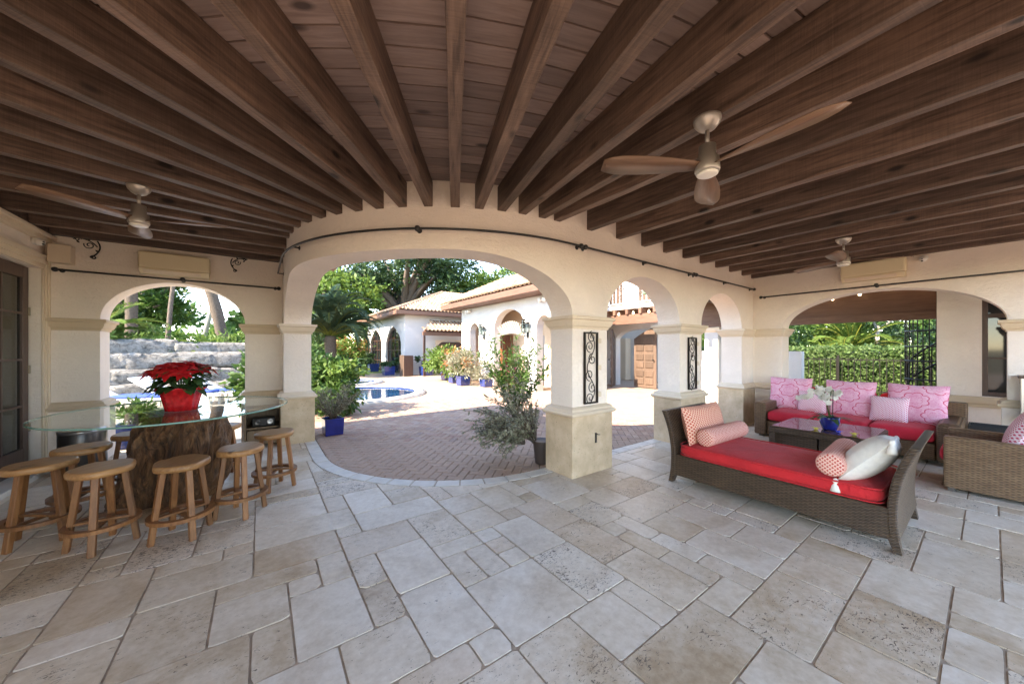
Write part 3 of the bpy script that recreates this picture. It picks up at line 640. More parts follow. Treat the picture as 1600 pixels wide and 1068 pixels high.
bo = tag(brest.obj('ceiling_boards', 'ceiling_wood', ceil), kind='stuff')
# ledger and cornice on the door wall
part(MB().box(UD+.002, UD+.06, VO, VE-.002, ZJ-.02, ZB), 'ledger', 'joist_wood'); part(MB().box(UD+.002, UD+.10, VO, VE-.003, ZJ-.065, ZJ-.022).box(UD+.002, UD+.06, VO, VE-.003, ZJ-.12, ZJ-.067), 'cornice', 'trim_pale', bevel=.006)
part(MB().box(UD+.055, UD+.25, VE-.14, VE-.002, 2.58, 2.81), 'corner_block', 'trim_pale', bevel=.012)
# roof over the loggia with sloping eaves
def roofslab():
    m = MB(); OV = .5
    def rp(s, off):
        p = apath(min(max(s, 0), SL+SA+SR), off); return (p[0], p[1]+(.55 if s <= 0 else 0)) if s <= 0 else p
    n = 60; rings = []
    for i in range(n+1):
        s = (SL+SA+SR+.38)*i/n; a = apath(s, TH-.1); b = apath(s, TH+OV)
        if i == 0: a = (a[0], a[1]+.62); b = (b[0], b[1]+.62)
        rings.append([(*a, 3.20), (*b, 3.02), (*b, 3.10), (*a, 3.34)])
    for r, q in zip(rings, rings[1:]): m.add(r+q, [(0, 4, 5, 1), (1, 5, 6, 2), (2, 6, 7, 3), (3, 7, 4, 0)])
    m.add(rings[0], [(0, 1, 2, 3)]); m.add(rings[-1], [(0, 1, 2, 3)])
    m.box(UD-.7, UL+TH-.08, VO-.7, VE+.62, 3.235, 3.36).box(UL+TH-.08, UE+TH+.3, VO-.7, VR+TH-.08, 3.236, 3.361)
    m.prism([(UL+TH-.08, VR+TH-.08), (UC, VR+TH-.08)]+[(UC-(RW-TH+.05)*math.cos(R_(a)), VC-(RW-TH+.05)*math.sin(R_(a))) for a in range(88, -1, -6)], 3.237, 3.355)
    return m
part(roofslab(), 'roof', 'fascia')

# ------------------------------------------------------------------ fixtures on walls and ceiling
def spiral(c, r0, r1, a0, turns, ax, ay, n=22):
    c = Vector(c); ax = Vector(ax); ay = Vector(ay); out = []
    for i in range(n+1):
        t = i/n; r = r0+(r1-r0)*t; a = a0+turns*2*PI*t; out.append(c+ax*(r*math.cos(a))+ay*(r*math.sin(a)))
    return out
def fan(loc, ang, label):
    t = tag(empty('ceiling_fan', loc), label, 'fan', 'ceiling fans hung from the joists'); z0 = 0
    MB().lathe([(.08, 0), (.08, -.012), (.072, -.035), (.05, -.062), (.028, -.075)], n=24).obj('canopy', 'fan_metal', t, True)
    MB().tube([(0, 0, -.07), (0, 0, -.17)], .013, 10).obj('rod', 'fan_metal', t, True)
    MB().lathe([(.02, -.165), (.048, -.17), (.05, -.24), (.066, -.25), (.07, -.30), (.072, -.325), (.066, -.338)], n=28).obj('motor', 'fan_metal', t, True)
    MB().lathe([(.060, -.338), (.060, -.350), (.05, -.356)], n=28).obj('lens', 'fan_lens', t, True)
    for k in range(3):
        a = R_(ang+120*k); m = MB(); n = 12; pts = []
        for i in range(n+1):
            x = .06+.60*i/n; wd = .03+.055*math.sin(min(1, i/n*1.15)*PI*.62); wd *= (1 if i < n-1 else (.85 if i == n-1 else .5)); pts.append((x, wd))
        vs = []
        for x, wd in pts: vs += [(x, -wd, -.012), (x, wd, .014), (x, wd, .020), (x, -wd, -.006)]
        fs = [(i*4+j, (i+1)*4+j, (i+1)*4+(j+1) % 4, i*4+(j+1) % 4) for i in range(n) for j in range(4)]+[(0, 1, 2, 3), tuple(range(4*n, 4*n+4))[::-1]]
        m.add(vs, fs); m.obj('blade', 'blade_wood', t, True, loc=(0, 0, -.30), rot=(0, 0, a))
fan((2.27, 1.045, ZJ+.005), -95, 'nearest brown-bladed ceiling fan hanging above the red daybed'); fan((-.875, 4.444, ZJ+.005), -20, 'ceiling fan above the round glass table and stools'); fan((6.19, 1.136, ZJ+.005), -58, 'far ceiling fan in front of the air conditioner above the sofa')
def ac(name, label, loc, rz, L=.745, Hh=.30):
    t = tag(empty(name, loc, rz), label, 'air conditioner', 'cream wall air conditioners')
    MB().box(-L/2, L/2, -.19, -.002, .07, Hh).obj('casing', 'cream_plastic', t, bevel=.025)
    MB().add([(-L/2+.01, -.18, .068), (L/2-.01, -.18, .068), (L/2-.01, -.12, .0), (-L/2+.01, -.12, 0), (-L/2+.01, -.004, .068), (L/2-.01, -.004, .068), (L/2-.01, -.004, 0), (-L/2+.01, -.004, 0)], [(0, 1, 2, 3), (3, 2, 6, 7), (4, 5, 1, 0), (0, 3, 7, 4), (1, 5, 6, 2)]).obj('outlet', 'cream_plastic', t)
    MB().add([(-L/2+.05, -.178, .055), (L/2-.1, -.178, .055), (L/2-.1, -.136, .008), (-L/2+.05, -.136, .008)], [(0, 1, 2, 3)]).obj('flap', 'trim_pale', t, loc=(0, -.004, -.004))
ac('air_conditioner', 'cream wall air conditioner above the arch behind the glass table', (-.985, VE, 2.545), 0); ac('air_conditioner', 'cream wall air conditioner above the wide arch behind the sofa', (UE, 1.14, 2.625), R_(-90))
def camera_dome(label, loc, d):
    t = tag(empty('security_camera', loc), label, 'camera', 'white security cameras'); dv = Vector(d).normalized()
    MB().tube([Vector((0, 0, 0)), dv*.06], .045, 16).obj('body', 'white_plastic', t, True); c = dv*.075
    m = MB().lathe([(.002, -.04), (.025, -.033), (.04, -.012), (.042, .0), (.04, .012), (.025, .033), (.002, .04)], n=20); m.v = [tuple(Vector(v)+c) for v in m.v]; m.obj('dome', 'white_plastic', t, True)
    f = dv*.113; s = dv.cross(Vector((0, 0, 1))).normalized(); m = MB()
    for o in (.012, -.014): m.tube([f+Vector((0, 0, o))-dv*.005, f+Vector((0, 0, o))+dv*.006], .011, 10)
    m.obj('lens', 'black_plastic', t, True)
camera_dome('white security camera on the door wall in the left corner', (UD+.01, 6.70, 2.79), (.75, -.5, -.25)); camera_dome('white security camera high on the wall beside the far air conditioner', (UE-.01, .60, 2.88), (-.85, .1, -.35))
def rod(label, pts, brackets, tow, finials):
    t = tag(empty('curtain_rod', pts[0]), label, 'curtain rod', 'black iron curtain rods'); o = Vector(pts[0]); P = [Vector(p)-o for p in pts]
    MB().tube(P, .0125, 8).obj('rod', 'iron_soft', t, True)
    for b, n in zip(brackets, tow):
        b = Vector(b)-o; n = Vector(n); m = MB().tube([b, b+n], .009, 6).tube([b+n*.93, b+n*.995], .026, 12); m.obj('bracket', 'iron_soft', t, True)
    for f in finials:
        f = Vector(f)-o; m = MB().lathe([(.003, -.03), (.02, -.024), (.029, -.008), (.029, .008), (.02, .024), (.003, .03)], n=12); m.v = [tuple(Vector(v)+f) for v in m.v]; m.obj('finial', 'iron_soft', t, True)
ZR = 2.69; sA = VE-6.62; sB = s_of_u(3.02); npts = 70; sa = [sA+(sB-sA)*i/npts for i in range(npts+1)]
bs = [sA, SL+RW*R_(14), SL+RW*R_(52.6), sB]
rod('long curved black curtain rod above the main arch', [(*apath(s, -.075), ZR) for s in sa], [(*apath(s, -.075), ZR) for s in bs], [Vector((*apath(s, 0), 0))-Vector((*apath(s, -.075), 0)) for s in bs], [(*apath(SL+RW*R_(52.6), -.075), ZR), (*apath(sB, -.075), ZR)])
rod('straight black curtain rod above the arch between the piers', [(3.10, VR-.075, ZR), (5.62, VR-.075, ZR)], [(u, VR-.075, ZR) for u in (3.12, 4.35, 5.6)], [(0, .075, 0)]*3, [(3.09, VR-.075, ZR), (5.63, VR-.075, ZR)])
rod('straight black curtain rod above the small corner arch', [(5.72, VR-.075, ZR), (8.02, VR-.075, ZR)], [(u, VR-.075, ZR) for u in (5.74, 6.85, 8.0)], [(0, .075, 0)]*3, [(5.70, VR-.075, ZR), (8.04, VR-.075, ZR)])
rod('black curtain rod below the air conditioner behind the glass table', [(-2.09, VE-.075, 2.50), (.235, VE-.075, 2.495)], [(u, VE-.075, 2.50) for u in (-2.06, -.92, .2)], [(0, .075, 0)]*3, [(-2.10, VE-.075, 2.5), (-.92, VE-.075, 2.51), (.245, VE-.075, 2.495)])
rod('black curtain rod below the air conditioner behind the sofa', [(UE-.075, 2.70, 2.525), (UE-.075, -1.0, 2.525)], [(UE-.075, v, 2.525) for v in (2.67, 1.1, -.8)], [(.075, 0, 0)]*3, [(UE-.075, 2.71, 2.525), (UE-.075, 1.1, 2.535)])
def scroll_ornament(label, c, sx, sc=1.):
    t = tag(empty('iron_scroll', c), label, 'wall ornament', 'iron scrollwork on the end wall'); ax = (sx*sc, 0, 0); ay = (0, 0, sc); m = MB()
    m.tube(curve_pts((-.12*sx*sc, 0, .11*sc), (.10*sx*sc, 0, .02*sc), (.02*sx, 0, .035*sc), 10), .007*sc**.5, 6).tube(curve_pts((.10*sx*sc, 0, .10*sc), (.04*sx*sc, 0, -.13*sc), (.05*sx*sc, 0, 0), 10), .008*sc**.5, 6)
    m.obj('stem', 'iron', t, True)
    MB().tube(spiral((.03*sx*sc, 0, .035*sc), .05, .012, PI*.9, 1.3, ax, ay), .0055, 6).obj('scroll', 'iron', t, True)
    MB().tube(spiral((.065*sx*sc, 0, -.125*sc), .028, .008, PI, -1.2, ax, ay), .0065, 6).obj('scroll', 'iron', t, True)
    MB().tube(spiral((-.07*sx*sc, 0, .10*sc), .03, .008, 0, 1.2, ax, ay), .005, 6).obj('scroll', 'iron', t, True)
    lm = MB()
    for x, z, a in ((-.11, .09, .6), (-.05, .05, 2.4), (.02, .09, 1.), (.08, -.02, -.7), (-.09, .13, 2.2)):
        d = Vector((math.cos(a)*sx, 0, math.sin(a)))*.045*sc; n = Vector((-math.sin(a)*sx, 0, math.cos(a)))*.012*sc; p = Vector((x*sx*sc, -.004, z*sc)); lm.add([p, p+d*.5+n, p+d, p+d*.5-n], [(0, 1, 2, 3)])
    lm.obj('leaves', 'iron', t)
scroll_ornament('black iron scroll high on the wall left of the air conditioner', (-1.86, VE-.012, 2.83), 1); scroll_ornament('small black iron scroll high on the wall right of the air conditioner', (-.27, VE-.012, 2.83), -1, .85)
def grill(label, u0, u1, z0, z1):
    w = (u1-u0); h = z1-z0; t = tag(empty('iron_grille', (u0, VR-.02, z0)), label, 'grille', 'iron scroll grilles on the piers')
    f = .018; MB().box(0, w, -.012, .012, 0, f).box(0, w, -.012, .012, h-f, h).box(0, f, -.012, .012, f, h-f).box(w-f, w, -.012, .012, f, h-f).obj('frame', 'iron', t)
    X, Zv = (1, 0, 0), (0, 0, 1); r = w*.30
    specs = [(.22, .10, 1), (.40, -.10, -1), (.62, .10, 1), (.80, -.08, -1), (.93, .06, 1), (.08, -.06, -1)]
    for zf, xo, sg in specs:
        MB().tube(spiral((w*(.5+xo), 0, h*zf), r, r*.2, PI/2 if sg > 0 else -PI/2, 1.35*sg, X, Zv, 26), .005, 6).obj('scroll', 'iron', t, True)
    sn = [(w*(.5+.28*math.sin(k/24*PI*3)), 0, f+(h-2*f)*k/24) for k in range(25)]; MB().tube(sn, .0055, 6).obj('stem', 'iron', t, True)
    for zf in (.12, .5, .88): MB().box(w-.004, w+.05, -.02, .016, h*zf-.03, h*zf+.03).obj('hinge', 'trim_pale', t, bevel=.004)
grill('black iron scroll grille on the nearest pier', 3.13, 3.37, .835, 1.70); grill('black iron scroll grille on the pier behind the daybed', 5.56, 5.82, .84, 1.68)
hook = tag(empty('pier_latch', (3.30, VR-.047, .42)), 'small dark metal latch on the coral base of the nearest pier', 'latch')
MB().box(-.012, .012, -.012, 0, -.06, .06).obj('plate', 'dark_steel', hook); MB().tube([(0, -.012, .05), (.0, -.04, .045), (.035, -.04, .04)], .005, 6).obj('handle', 'dark_steel', hook, True)

# ------------------------------------------------------------------ glass table on a driftwood trunk, stools, poinsettia
TC = (-.66, 4.80)
tb = tag(empty('glass_table', (*TC, 0)), 'round glass-topped table on a gnarled driftwood trunk', 'table')
MB().lathe([(.905, .884), (.912, .888), (.912, .899), (.905, .903)], n=72).obj('table_top', 'table_glass', tb)
MB().lathe([(.9125, .886), (.9150, .889), (.9150, .898), (.9125, .901)], n=72, cap=False).obj('glass_rim', 'glass_edge', tb, True)
def trunk():
    n, m = 150, 70; vs = []; rg = random.Random(3); ph = [rg.uniform(0, 6.3) for _ in range(10)]
    for i in range(m+1):
        z = i/m; base = .285-.035*z+.055*math.sin(z*PI*.9)-.02*max(0, z-.8)*5+.05*math.exp(-((z-1)/.07)**2)
        for k in range(n):
            a = 2*PI*k/n
            r = base+.05*math.sin(2*a+ph[0]+2.6*z)+.036*math.sin(5*a+ph[1]-3.5*z)+.026*math.sin(9*a+ph[2]+5*z)*math.cos(4*z+ph[3])+.036*abs(math.sin(8*a+ph[4]+4*z+1.5*math.sin(5*z)))+.022*abs(math.sin(15*a+ph[5]-7*z+1.2*math.sin(9*z+ph[8])))+.007*math.sin(33*a+ph[9]+12*z)
            r += .05*math.exp(-((z-.05)/.1)**2)*math.sin(4*a+ph[6]); r -= .10*math.exp(-((z-.62)/.18)**2)*max(0, math.sin(a*2+ph[7]))**3
            vs.append((r*math.cos(a)+.11*(z-.55), r*math.sin(a)-.07*(z-.55), z*.875))
    fs = [(i*n+k, i*n+(k+1) % n, (i+1)*n+(k+1) % n, (i+1)*n+k) for i in range(m) for k in range(n)]+[tuple(range(m*n, m*n+n))]
    return MB().add(vs, fs)
trunk().obj('trunk', 'driftwood', tb, True)
def stool():
    t = empty('wooden_stool'); rg = random.Random(2); n = 40; vs = []
    out = [.182+.010*math.sin(2*(2*PI*k/n)+.6)+.006*math.sin(5*(2*PI*k/n)+1)-(.018 if k in (6, 7) else 0) for k in range(n)]
    for dr, z in ((-.022, .556), (-.004, .560), (0, .575), (0, .592), (-.006, .605), (-.014, .609)):
        vs += [((r+dr)*math.cos(2*PI*k/n), (r+dr)*math.sin(2*PI*k/n), z) for k, r in enumerate(out)]
    fs = [(i*n+k, i*n+(k+1) % n, (i+1)*n+(k+1) % n, (i+1)*n+k) for i in range(5) for k in range(n)]+[tuple(range(n))[::-1], tuple(range(5*n, 6*n))]
    MB().add(vs, fs).obj('seat', 'stool_seat', t, True).data.polygons[-1].use_smooth = False
    L = []
    for k in range(4):
        a = PI/4+PI/2*k; d = Vector((math.cos(a), math.sin(a), 0)); MB().bar(d*.185, d*.115+Vector((0, 0, .558)), .040, .036, up=d).obj('leg', 'stool_wood', t, bevel=.005)
    zr = .165
    for k in range(4):
        a0 = PI/4+PI/2*k; P = []
        for i in range(9):
            b = a0+PI/2*i/8; r = .185+.0*math.cos((i/8-.5)*PI); P.append((r*math.cos(b), r*math.sin(b)))
        m = MB(); vs = []
        for (x, y) in P:
            q = math.hypot(x, y); ux, uy = x/q, y/q
            for rr, zz in ((-.022, 0), (.022, 0), (.022, .028), (-.022, .028)): vs.append((x+ux*rr, y+uy*rr, zr+zz))
        m.add(vs, [(i*4+j, (i+1)*4+j, (i+1)*4+(j+1) % 4, i*4+(j+1) % 4) for i in range(8) for j in range(4)]+[(0, 1, 2, 3), (35, 34, 33, 32)]); m.obj('footrest', 'stool_wood', t)
    for k in range(2):
        a = PI/4+PI/2*k; d = Vector((math.cos(a), math.sin(a), 0)); MB().bar(d*-.16+Vector((0, 0, zr+.012+.019*k)), d*.16+Vector((0, 0, zr+.012+.019*k)), .034, .017).obj('crosspiece', 'stool_wood', t)
    return t
st0 = stool(); G = 'wooden stools around the glass table'
for i, (x, y, rz, lab) in enumerate([(-1.40, 4.38, 10, 'leftmost wooden stool, nearest the french door'), (-1.31, 4.85, 35, 'wooden stool at the left, behind the two front left stools'), (-.975, 3.98, 42, 'front wooden stool second from the left, notched seat towards the camera'),
        (-.513, 3.83, 72, 'front wooden stool standing before the driftwood trunk'), (-.147, 4.02, 58, 'front wooden stool just right of the trunk'), (.127, 4.56, 25, 'rightmost wooden stool, nearest the left pier'), (-1.08, 5.36, 60, 'wooden stool on the far side of the table, left of the trunk'), (-.37, 5.26, 15, 'wooden stool on the far side of the table, right of the trunk')]):
    t = st0 if i == 0 else copytree(st0); t.location = (x, y, 0); t.rotation_euler = (0, 0, R_(rz)); tag(t, lab, 'stool', G)
    if i: t.scale = (1, 1, random.uniform(.985, 1.01))
def petal_mesh(P, D, Nn, L, W, curl=.15):
    """one pointed leaf of 5 stations folded along its midrib"""
    P = Vector(P); D = Vector(D).normalized(); S_ = D.cross(Vector(Nn)).normalized(); U_ = S_.cross(D); vs = []; wd = (.12, .75, 1., .62, .04)
    for i, ww in enumerate(wd):
        t = i/4; c = P+D*(L*t)-U_*(L*curl*t*t); vs += [c-S_*(W*ww*.5)+U_*W*.10*ww, c, c+S_*(W*ww*.5)+U_*W*.10*ww]
    return vs, [(i*3+j, i*3+j+1, i*3+j+4, i*3+j+3) for i in range(4) for j in range(2)]
ps = tag(empty('poinsettia', (-.625, 4.64, .904)), 'red poinsettia in a crinkled red foil pot on the glass table', 'potted plant')
m = MB(); n = 60; prof = [(.115, 0), (.125, .05), (.14, .12), (.155, .175), (.185, .205), (.19, .215), (.15, .19)]; vs = []
for i, (r, z) in enumerate(prof):
    for k in range(n): a = 2*PI*k/n; q = r*(1+.035*math.sin(13*a)+.02*math.sin(21*a+1)*(i > 2)); vs.append((q*math.cos(a), q*math.sin(a), z+.012*math.sin(7*a)*(i in (4, 5))))
m.add(vs, [(i*n+k, i*n+(k+1) % n, (i+1)*n+(k+1) % n, (i+1)*n+k) for i in range(6) for k in range(n)]+[tuple(range(n))[::-1], tuple(range(6*n, 7*n))]); m.obj('pot', 'red_foil', ps, True)
rg = random.Random(9); gl = MB(); rd = []; st = MB()
for i in range(120):
    a = rg.uniform(0, 2*PI); el = rg.uniform(-.35, .75); r0 = rg.uniform(.05, .17); z = .19+rg.uniform(0, .20); d = (math.cos(a)*math.cos(el), math.sin(a)*math.cos(el), math.sin(el)-.1)
    gl.add(*petal_mesh((r0*math.cos(a), r0*math.sin(a), z), d, (0, 0, 1), rg.uniform(.11, .17), rg.uniform(.06, .09), .35))
gl.obj('foliage', 'leaf_pot', ps, True)
for i in range(19):
    a = rg.uniform(0, 2*PI); r0 = .24*math.sqrt(rg.random()); z = .44-.42*r0**1.2+rg.uniform(-.02, .03); c = Vector((r0*math.cos(a), r0*math.sin(a), z)); tilt = Vector((math.cos(a)*r0*2.2, math.sin(a)*r0*2.2, 1)).normalized(); x = tilt.orthogonal().normalized(); y = tilt.cross(x); b = MB(); n = rg.randint(9, 12); o = rg.uniform(0, 6)
    for k in range(n):
        q = o+2*PI*k/n; e = .12 if k % 2 else .42; d = (x*math.cos(q)+y*math.sin(q))+tilt*e; b.add(*petal_mesh(c, d, tilt, rg.uniform(.085, .125), rg.uniform(.042, .06), .30))
    b.obj('bract', 'red_bract', ps, True); st.tube([(0, 0, .15), c*.55+Vector((0, 0, .1)), c], .004, 5)
st.obj('stems', 'leaf_pot', ps)
cb = tag(empty('wooden_cabinet', (.03, 6.78, 0)), 'low open wooden cabinet against the wall below the left pier', 'cabinet')
MB().box(-.23, -.205, -.2, .17, 0, .56).box(.215, .24, -.2, .17, 0, .56).box(-.205, .215, .15, .17, .02, .56).obj('carcass', 'cabinet_wood', cb, bevel=.003); MB().box(-.24, .25, -.21, .17, .561, .585).obj('top', 'cabinet_wood', cb, bevel=.003); MB().box(-.204, .214, -.205, .149, .27, .295).obj('shelf', 'cabinet_wood', cb, bevel=.003)
MB().box(-.195, .205, -.192, -.17, .03, .25).obj('door', 'cabinet_wood', cb, bevel=.004)
bx = tag(empty('radio', (.05, 6.70, .2955)), 'black portable radio with a round speaker in the wooden cabinet', 'radio')
MB().box(-.16, .14, -.09, .06, 0, .14).obj('body', 'black_plastic', bx, bevel=.02)
for x in (.07, -.09): MB().lathe([(.045, 0), (.045, .008), (.03, .012), (.012, .004)], n=20).obj('speaker', 'steel' if x > 0 else 'dark_steel', bx, True, loc=(x, -.09, .07), rot=(R_(90), 0, 0))
dr = tag(empty('steel_bin', (-1.78, 6.60, 0)), 'round dark steel bin by the wall at the left of the table', 'bin')
MB().lathe([(.19, 0), (.20, .01), (.20, .47), (.195, .48)], n=32).obj('drum', 'dark_steel', dr, True); MB().lathe([(.203, .47), (.203, .50), (.18, .515), (.02, .52)], n=32).obj('lid', 'steel', dr, True)

# ------------------------------------------------------------------ wicker furniture and cushions
def pillow(w, h, t, n=14, pinch=.06, rep=1.):
    m = MB(); vs = []; uv = []
    for s in (1, -1):
        for i in range(n+1):
            for j in range(n+1):
                x = i/n*2-1; y = j/n*2-1; px = x*(1-pinch*(1-abs(y))*abs(x)**3*1.0); py = y*(1-pinch*(1-abs(x))*abs(y)**3)
                f = max(0, (1-x**2)*(1-y**2))**.42; vs.append((px*w/2, s*f*t/2, py*h/2)); uv.append((i/n*rep, j/n*rep*h/w))
    N1 = n+1; fs = []
    for s in (0, 1):
        o = s*N1*N1
        for i in range(n):
            for j in range(n):
                q = (o+i*N1+j, o+(i+1)*N1+j, o+(i+1)*N1+j+1, o+i*N1+j+1); fs.append(q[::-1] if s == 0 else q)
    m.add(vs, fs); m.uv = uv; return m
def bolster(r, L, rep=1.5):
    m = MB(); n = 32; vs = []; uv = []
    prof = [(.0005, -L/2-.012), (r*.55, -L/2-.012), (r*.9, -L/2-.004), (r, -L/2+.02)]+[(r, -L/2+.02+(L-.04)*k/6) for k in range(1, 6)]+[(r, L/2-.02), (r*.9, L/2+.004), (r*.55, L/2+.012), (.0005, L/2+.012)]
    for i, (q, z) in enumerate(prof):
        for k in range(n+1):
            a = 2*PI*k/n; vs.append((z, q*math.cos(a), q*math.sin(a)))
            if i <= 2 or i >= len(prof)-3: uv.append((q*math.cos(a)*4+.5, q*math.sin(a)*4+.5))
            else: uv.append((k/n*2*PI*r*4, z*4+.3))
    N1 = n+1; fs = [(i*N1+k, i*N1+k+1, (i+1)*N1+k+1, (i+1)*N1+k) for i in range(len(prof)-1) for k in range(n)]; m.add(vs, fs); m.uv = uv; return m
def cushion(x0, x1, y0, y1, z0, z1, puff=.02, r=.045):
    m = MB(); n = 16; vs = []; cx, cy, cz = (x0+x1)/2, (y0+y1)/2, (z0+z1)/2; hx, hy, hz = (x1-x0)/2, (y1-y0)/2, (z1-z0)/2
    def se(a, p): return math.copysign(abs(a)**p, a)
    nu, nv = 48, 16
    for i in range(nv+1):
        ph = -PI/2+PI*i/nv; c, s = math.cos(ph), math.sin(ph)
        for k in range(nu):
            t = 2*PI*k/nu; vs.append((cx+hx*se(c, .30)*se(math.cos(t), .16), cy+hy*se(c, .30)*se(math.sin(t), .16), cz+hz*se(s, .55)+(puff*(1-abs(c)) if s > 0 else 0)*.5))
    return m.add(vs, [(i*nu+k, i*nu+(k+1) % nu, (i+1)*nu+(k+1) % nu, (i+1)*nu+k) for i in range(nv) for k in range(nu)])
db = tag(empty('daybed', (4.25, 1.26, 0)), 'dark wicker daybed with flared ends and a long red mattress', 'daybed')
def rel(m, o): m.v = [tuple(Vector(v)-Vector(o)) for v in m.v]; return m
DO = (4.25, 1.26, 0); X0, X1 = 3.76, 4.74
def flared(side):
    vz = [(z, (.40-.11*max(0, (z-.30)/.48)**2-.04*max(0, (.25-z)/.25)**2) if side < 0 else (2.13+.11*max(0, (z-.30)/.48)**2+.03*max(0, (.25-z)/.25)**2)) for z in [.10+.69*k/14 for k in range(15)]]
    m = MB(); vs = []; th = .055*side
    for z, v in vz: vs += [(X0, v, z), (X1, v, z), (X1, v-th, z), (X0, v-th, z)]
    n = len(vz); m.add(vs, [(i*4+k, (i+1)*4+k, (i+1)*4+(k+1) % 4, i*4+(k+1) % 4) for i in range(n-1) for k in range(4)]+[(0, 1, 2, 3), tuple(range(4*n-4, 4*n))[::-1]]); return m
for sd, v0 in ((1, 2.13), (-1, .40)):
    rel(flared(sd), DO).obj('end_panel', 'rattan_dark', db, bevel=.012)
    for x in (X0+.035, X1-.035):
        b = v0-.028*sd; rel(MB().add([(x-.035, b+.022*sd+.03*sd, 0), (x+.03, b+.03*sd+.022*sd, 0), (x+.03, b-.02*sd+.03*sd, 0), (x-.035, b-.02*sd+.03*sd, 0), (x-.035, b+.03*sd, .115), (x+.035, b+.03*sd, .115), (x+.035, b-.03*sd, .115), (x-.035, b-.03*sd, .115)], [(0, 1, 2, 3), (4, 5, 6, 7), (0, 1, 5, 4), (1, 2, 6, 5), (2, 3, 7, 6), (3, 0, 4, 7)]), DO).obj('leg', 'rattan_dark', db)
rel(MB().box(X0+.005, X0+.05, .43, 2.09, .085, .315), DO).obj('front_rail', 'rattan_dark', db, bevel=.01); rel(MB().box(X1-.05, X1-.005, .43, 2.09, .085, .315), DO).obj('back_rail', 'rattan_dark', db, bevel=.01)
rel(MB().box(X0+.05, X1-.05, .44, 2.08, .23, .30), DO).obj('platform', 'rattan_dark', db)
rel(cushion(X0+.02, X1-.02, .47, 2.07, .302, .44, .02), DO).obj('mattress', 'red_fabric', db, True)
for zz in (.326, .428):
    mp_ = []
    for k in range(97):
        a = 2*PI*k/96; se = lambda q, p: math.copysign(abs(q)**p, q); mp_.append((4.25+.474*se(math.cos(a), .16)-4.25, 1.27+.795*se(math.sin(a), .16)-1.26, zz))
    MB().tube(mp_, .0065, 6, cap=False).obj('piping', 'red_fabric', db, True)
def place(m, name, mat, loc, rot, label, cat, group=None, smooth=True):
    o = m.obj(name, mat, None, smooth, loc=loc, rot=rot); tag(o, label, cat, group); return o
place(pillow(.86, .42, .22, rep=3.4), 'pillow', 'orange_trellis', (4.26, 2.0, .63), (R_(-13), 0, 0), 'large orange trellis pillow against the left end of the daybed', 'pillow')
place(bolster(.095, .84), 'bolster', 'bolster_trellis', (4.30, 1.80, .535), (0, 0, R_(-2)), 'orange trellis bolster in front of the large pillow on the daybed', 'bolster')
place(bolster(.098, .78), 'bolster', 'bolster_trellis', (4.20, .80, .54), (0, 0, R_(3)), 'pink trellis bolster beside the white tassel pillow', 'bolster')
tp = tag(empty('tassel_pillow', (4.13, .60, .59)), 'cream pillow with tassels leaning on the right end of the daybed', 'pillow'); tp.rotation_euler = (R_(40), R_(6), R_(4))
pillow(.60, .48, .24, pinch=.05).obj('cushion', 'cream_fabric', tp, True)
for x, z in ((-.3, -.24), (.3, -.24), (-.3, .24), (.3, .24)):
    MB().lathe([(.006, .02), (.017, .01), (.02, -.005), (.014, -.018), (.026, -.04), (.034, -.085), (.02, -.086)], n=14).obj('tassel', 'cream_fabric', tp, True, loc=(x, 0, z-.02), rot=(R_(-40), 0, 0))
# sofa
so = tag(empty('sofa', (7.5, 1.33, 0)), 'long light wicker sofa with red seat cushions below the wide arch', 'sofa'); SO = (7.5, 1.33, 0)
def sp(m, nm, mt, bevel=.02, smooth=False): return rel(m, SO).obj(nm, mt, so, smooth, bevel=bevel)
sp(MB().box(7.02, 7.98, .42, 2.26, .05, .27), 'base', 'rattan_light'); sp(MB().box(6.98, 8.0, 2.261, 2.43, .03, .575), 'arm', 'rattan_light'); sp(MB().box(6.98, 8.0, .20, .419, .03, .555), 'arm', 'rattan_light', .06); sp(MB().box(7.93, 8.08, .19, 2.44, .05, .74), 'backrest', 'rattan_light')
for x in (7.03, 7.9):
    for y in (2.34, .32): sp(MB().box(x, x+.06, y-.03, y+.03, 0, .05), 'foot', 'dark_steel', 0)
for k in range(3):
    v1 = 2.255-k*.612; sp(cushion(6.99, 7.72, v1-.608, v1, .265, .45, .02), 'seat_cushion', 'pink_red_fabric', 0, True); sp(cushion(7.70, 7.935, v1-.60, v1-.005, .43, .83, .0), 'back_cushion', 'red_fabric', 0, True)
PG = 'pink damask pillows on the sofa'
for v, lab, rz in ((2.10, 'pink damask pillow at the left end of the sofa', 4), (1.33, 'pink damask pillow in the middle of the sofa', -2), (.63, 'pink damask pillow at the right end of the sofa', -5)):
    place(pillow(.60, .58, .20, rep=1.), 'damask_pillow', 'damask', (7.63, v, .70), (R_(-14), 0, R_(-90+rz)), lab, 'pillow', PG)
place(pillow(.38, .36, .17, rep=2.), 'small_pillow', 'pink_trellis', (7.48, 1.76, .61), (R_(-12), 0, R_(-93)), 'small pink trellis pillow behind the white orchid', 'pillow', 'small trellis pillows on the sofa')
place(pillow(.40, .37, .17, rep=2.), 'small_pillow', 'pink_trellis', (7.42, .875, .615), (R_(-12), 0, R_(-97)), 'small pink trellis pillow between the middle and right damask pillows', 'pillow', 'small trellis pillows on the sofa')
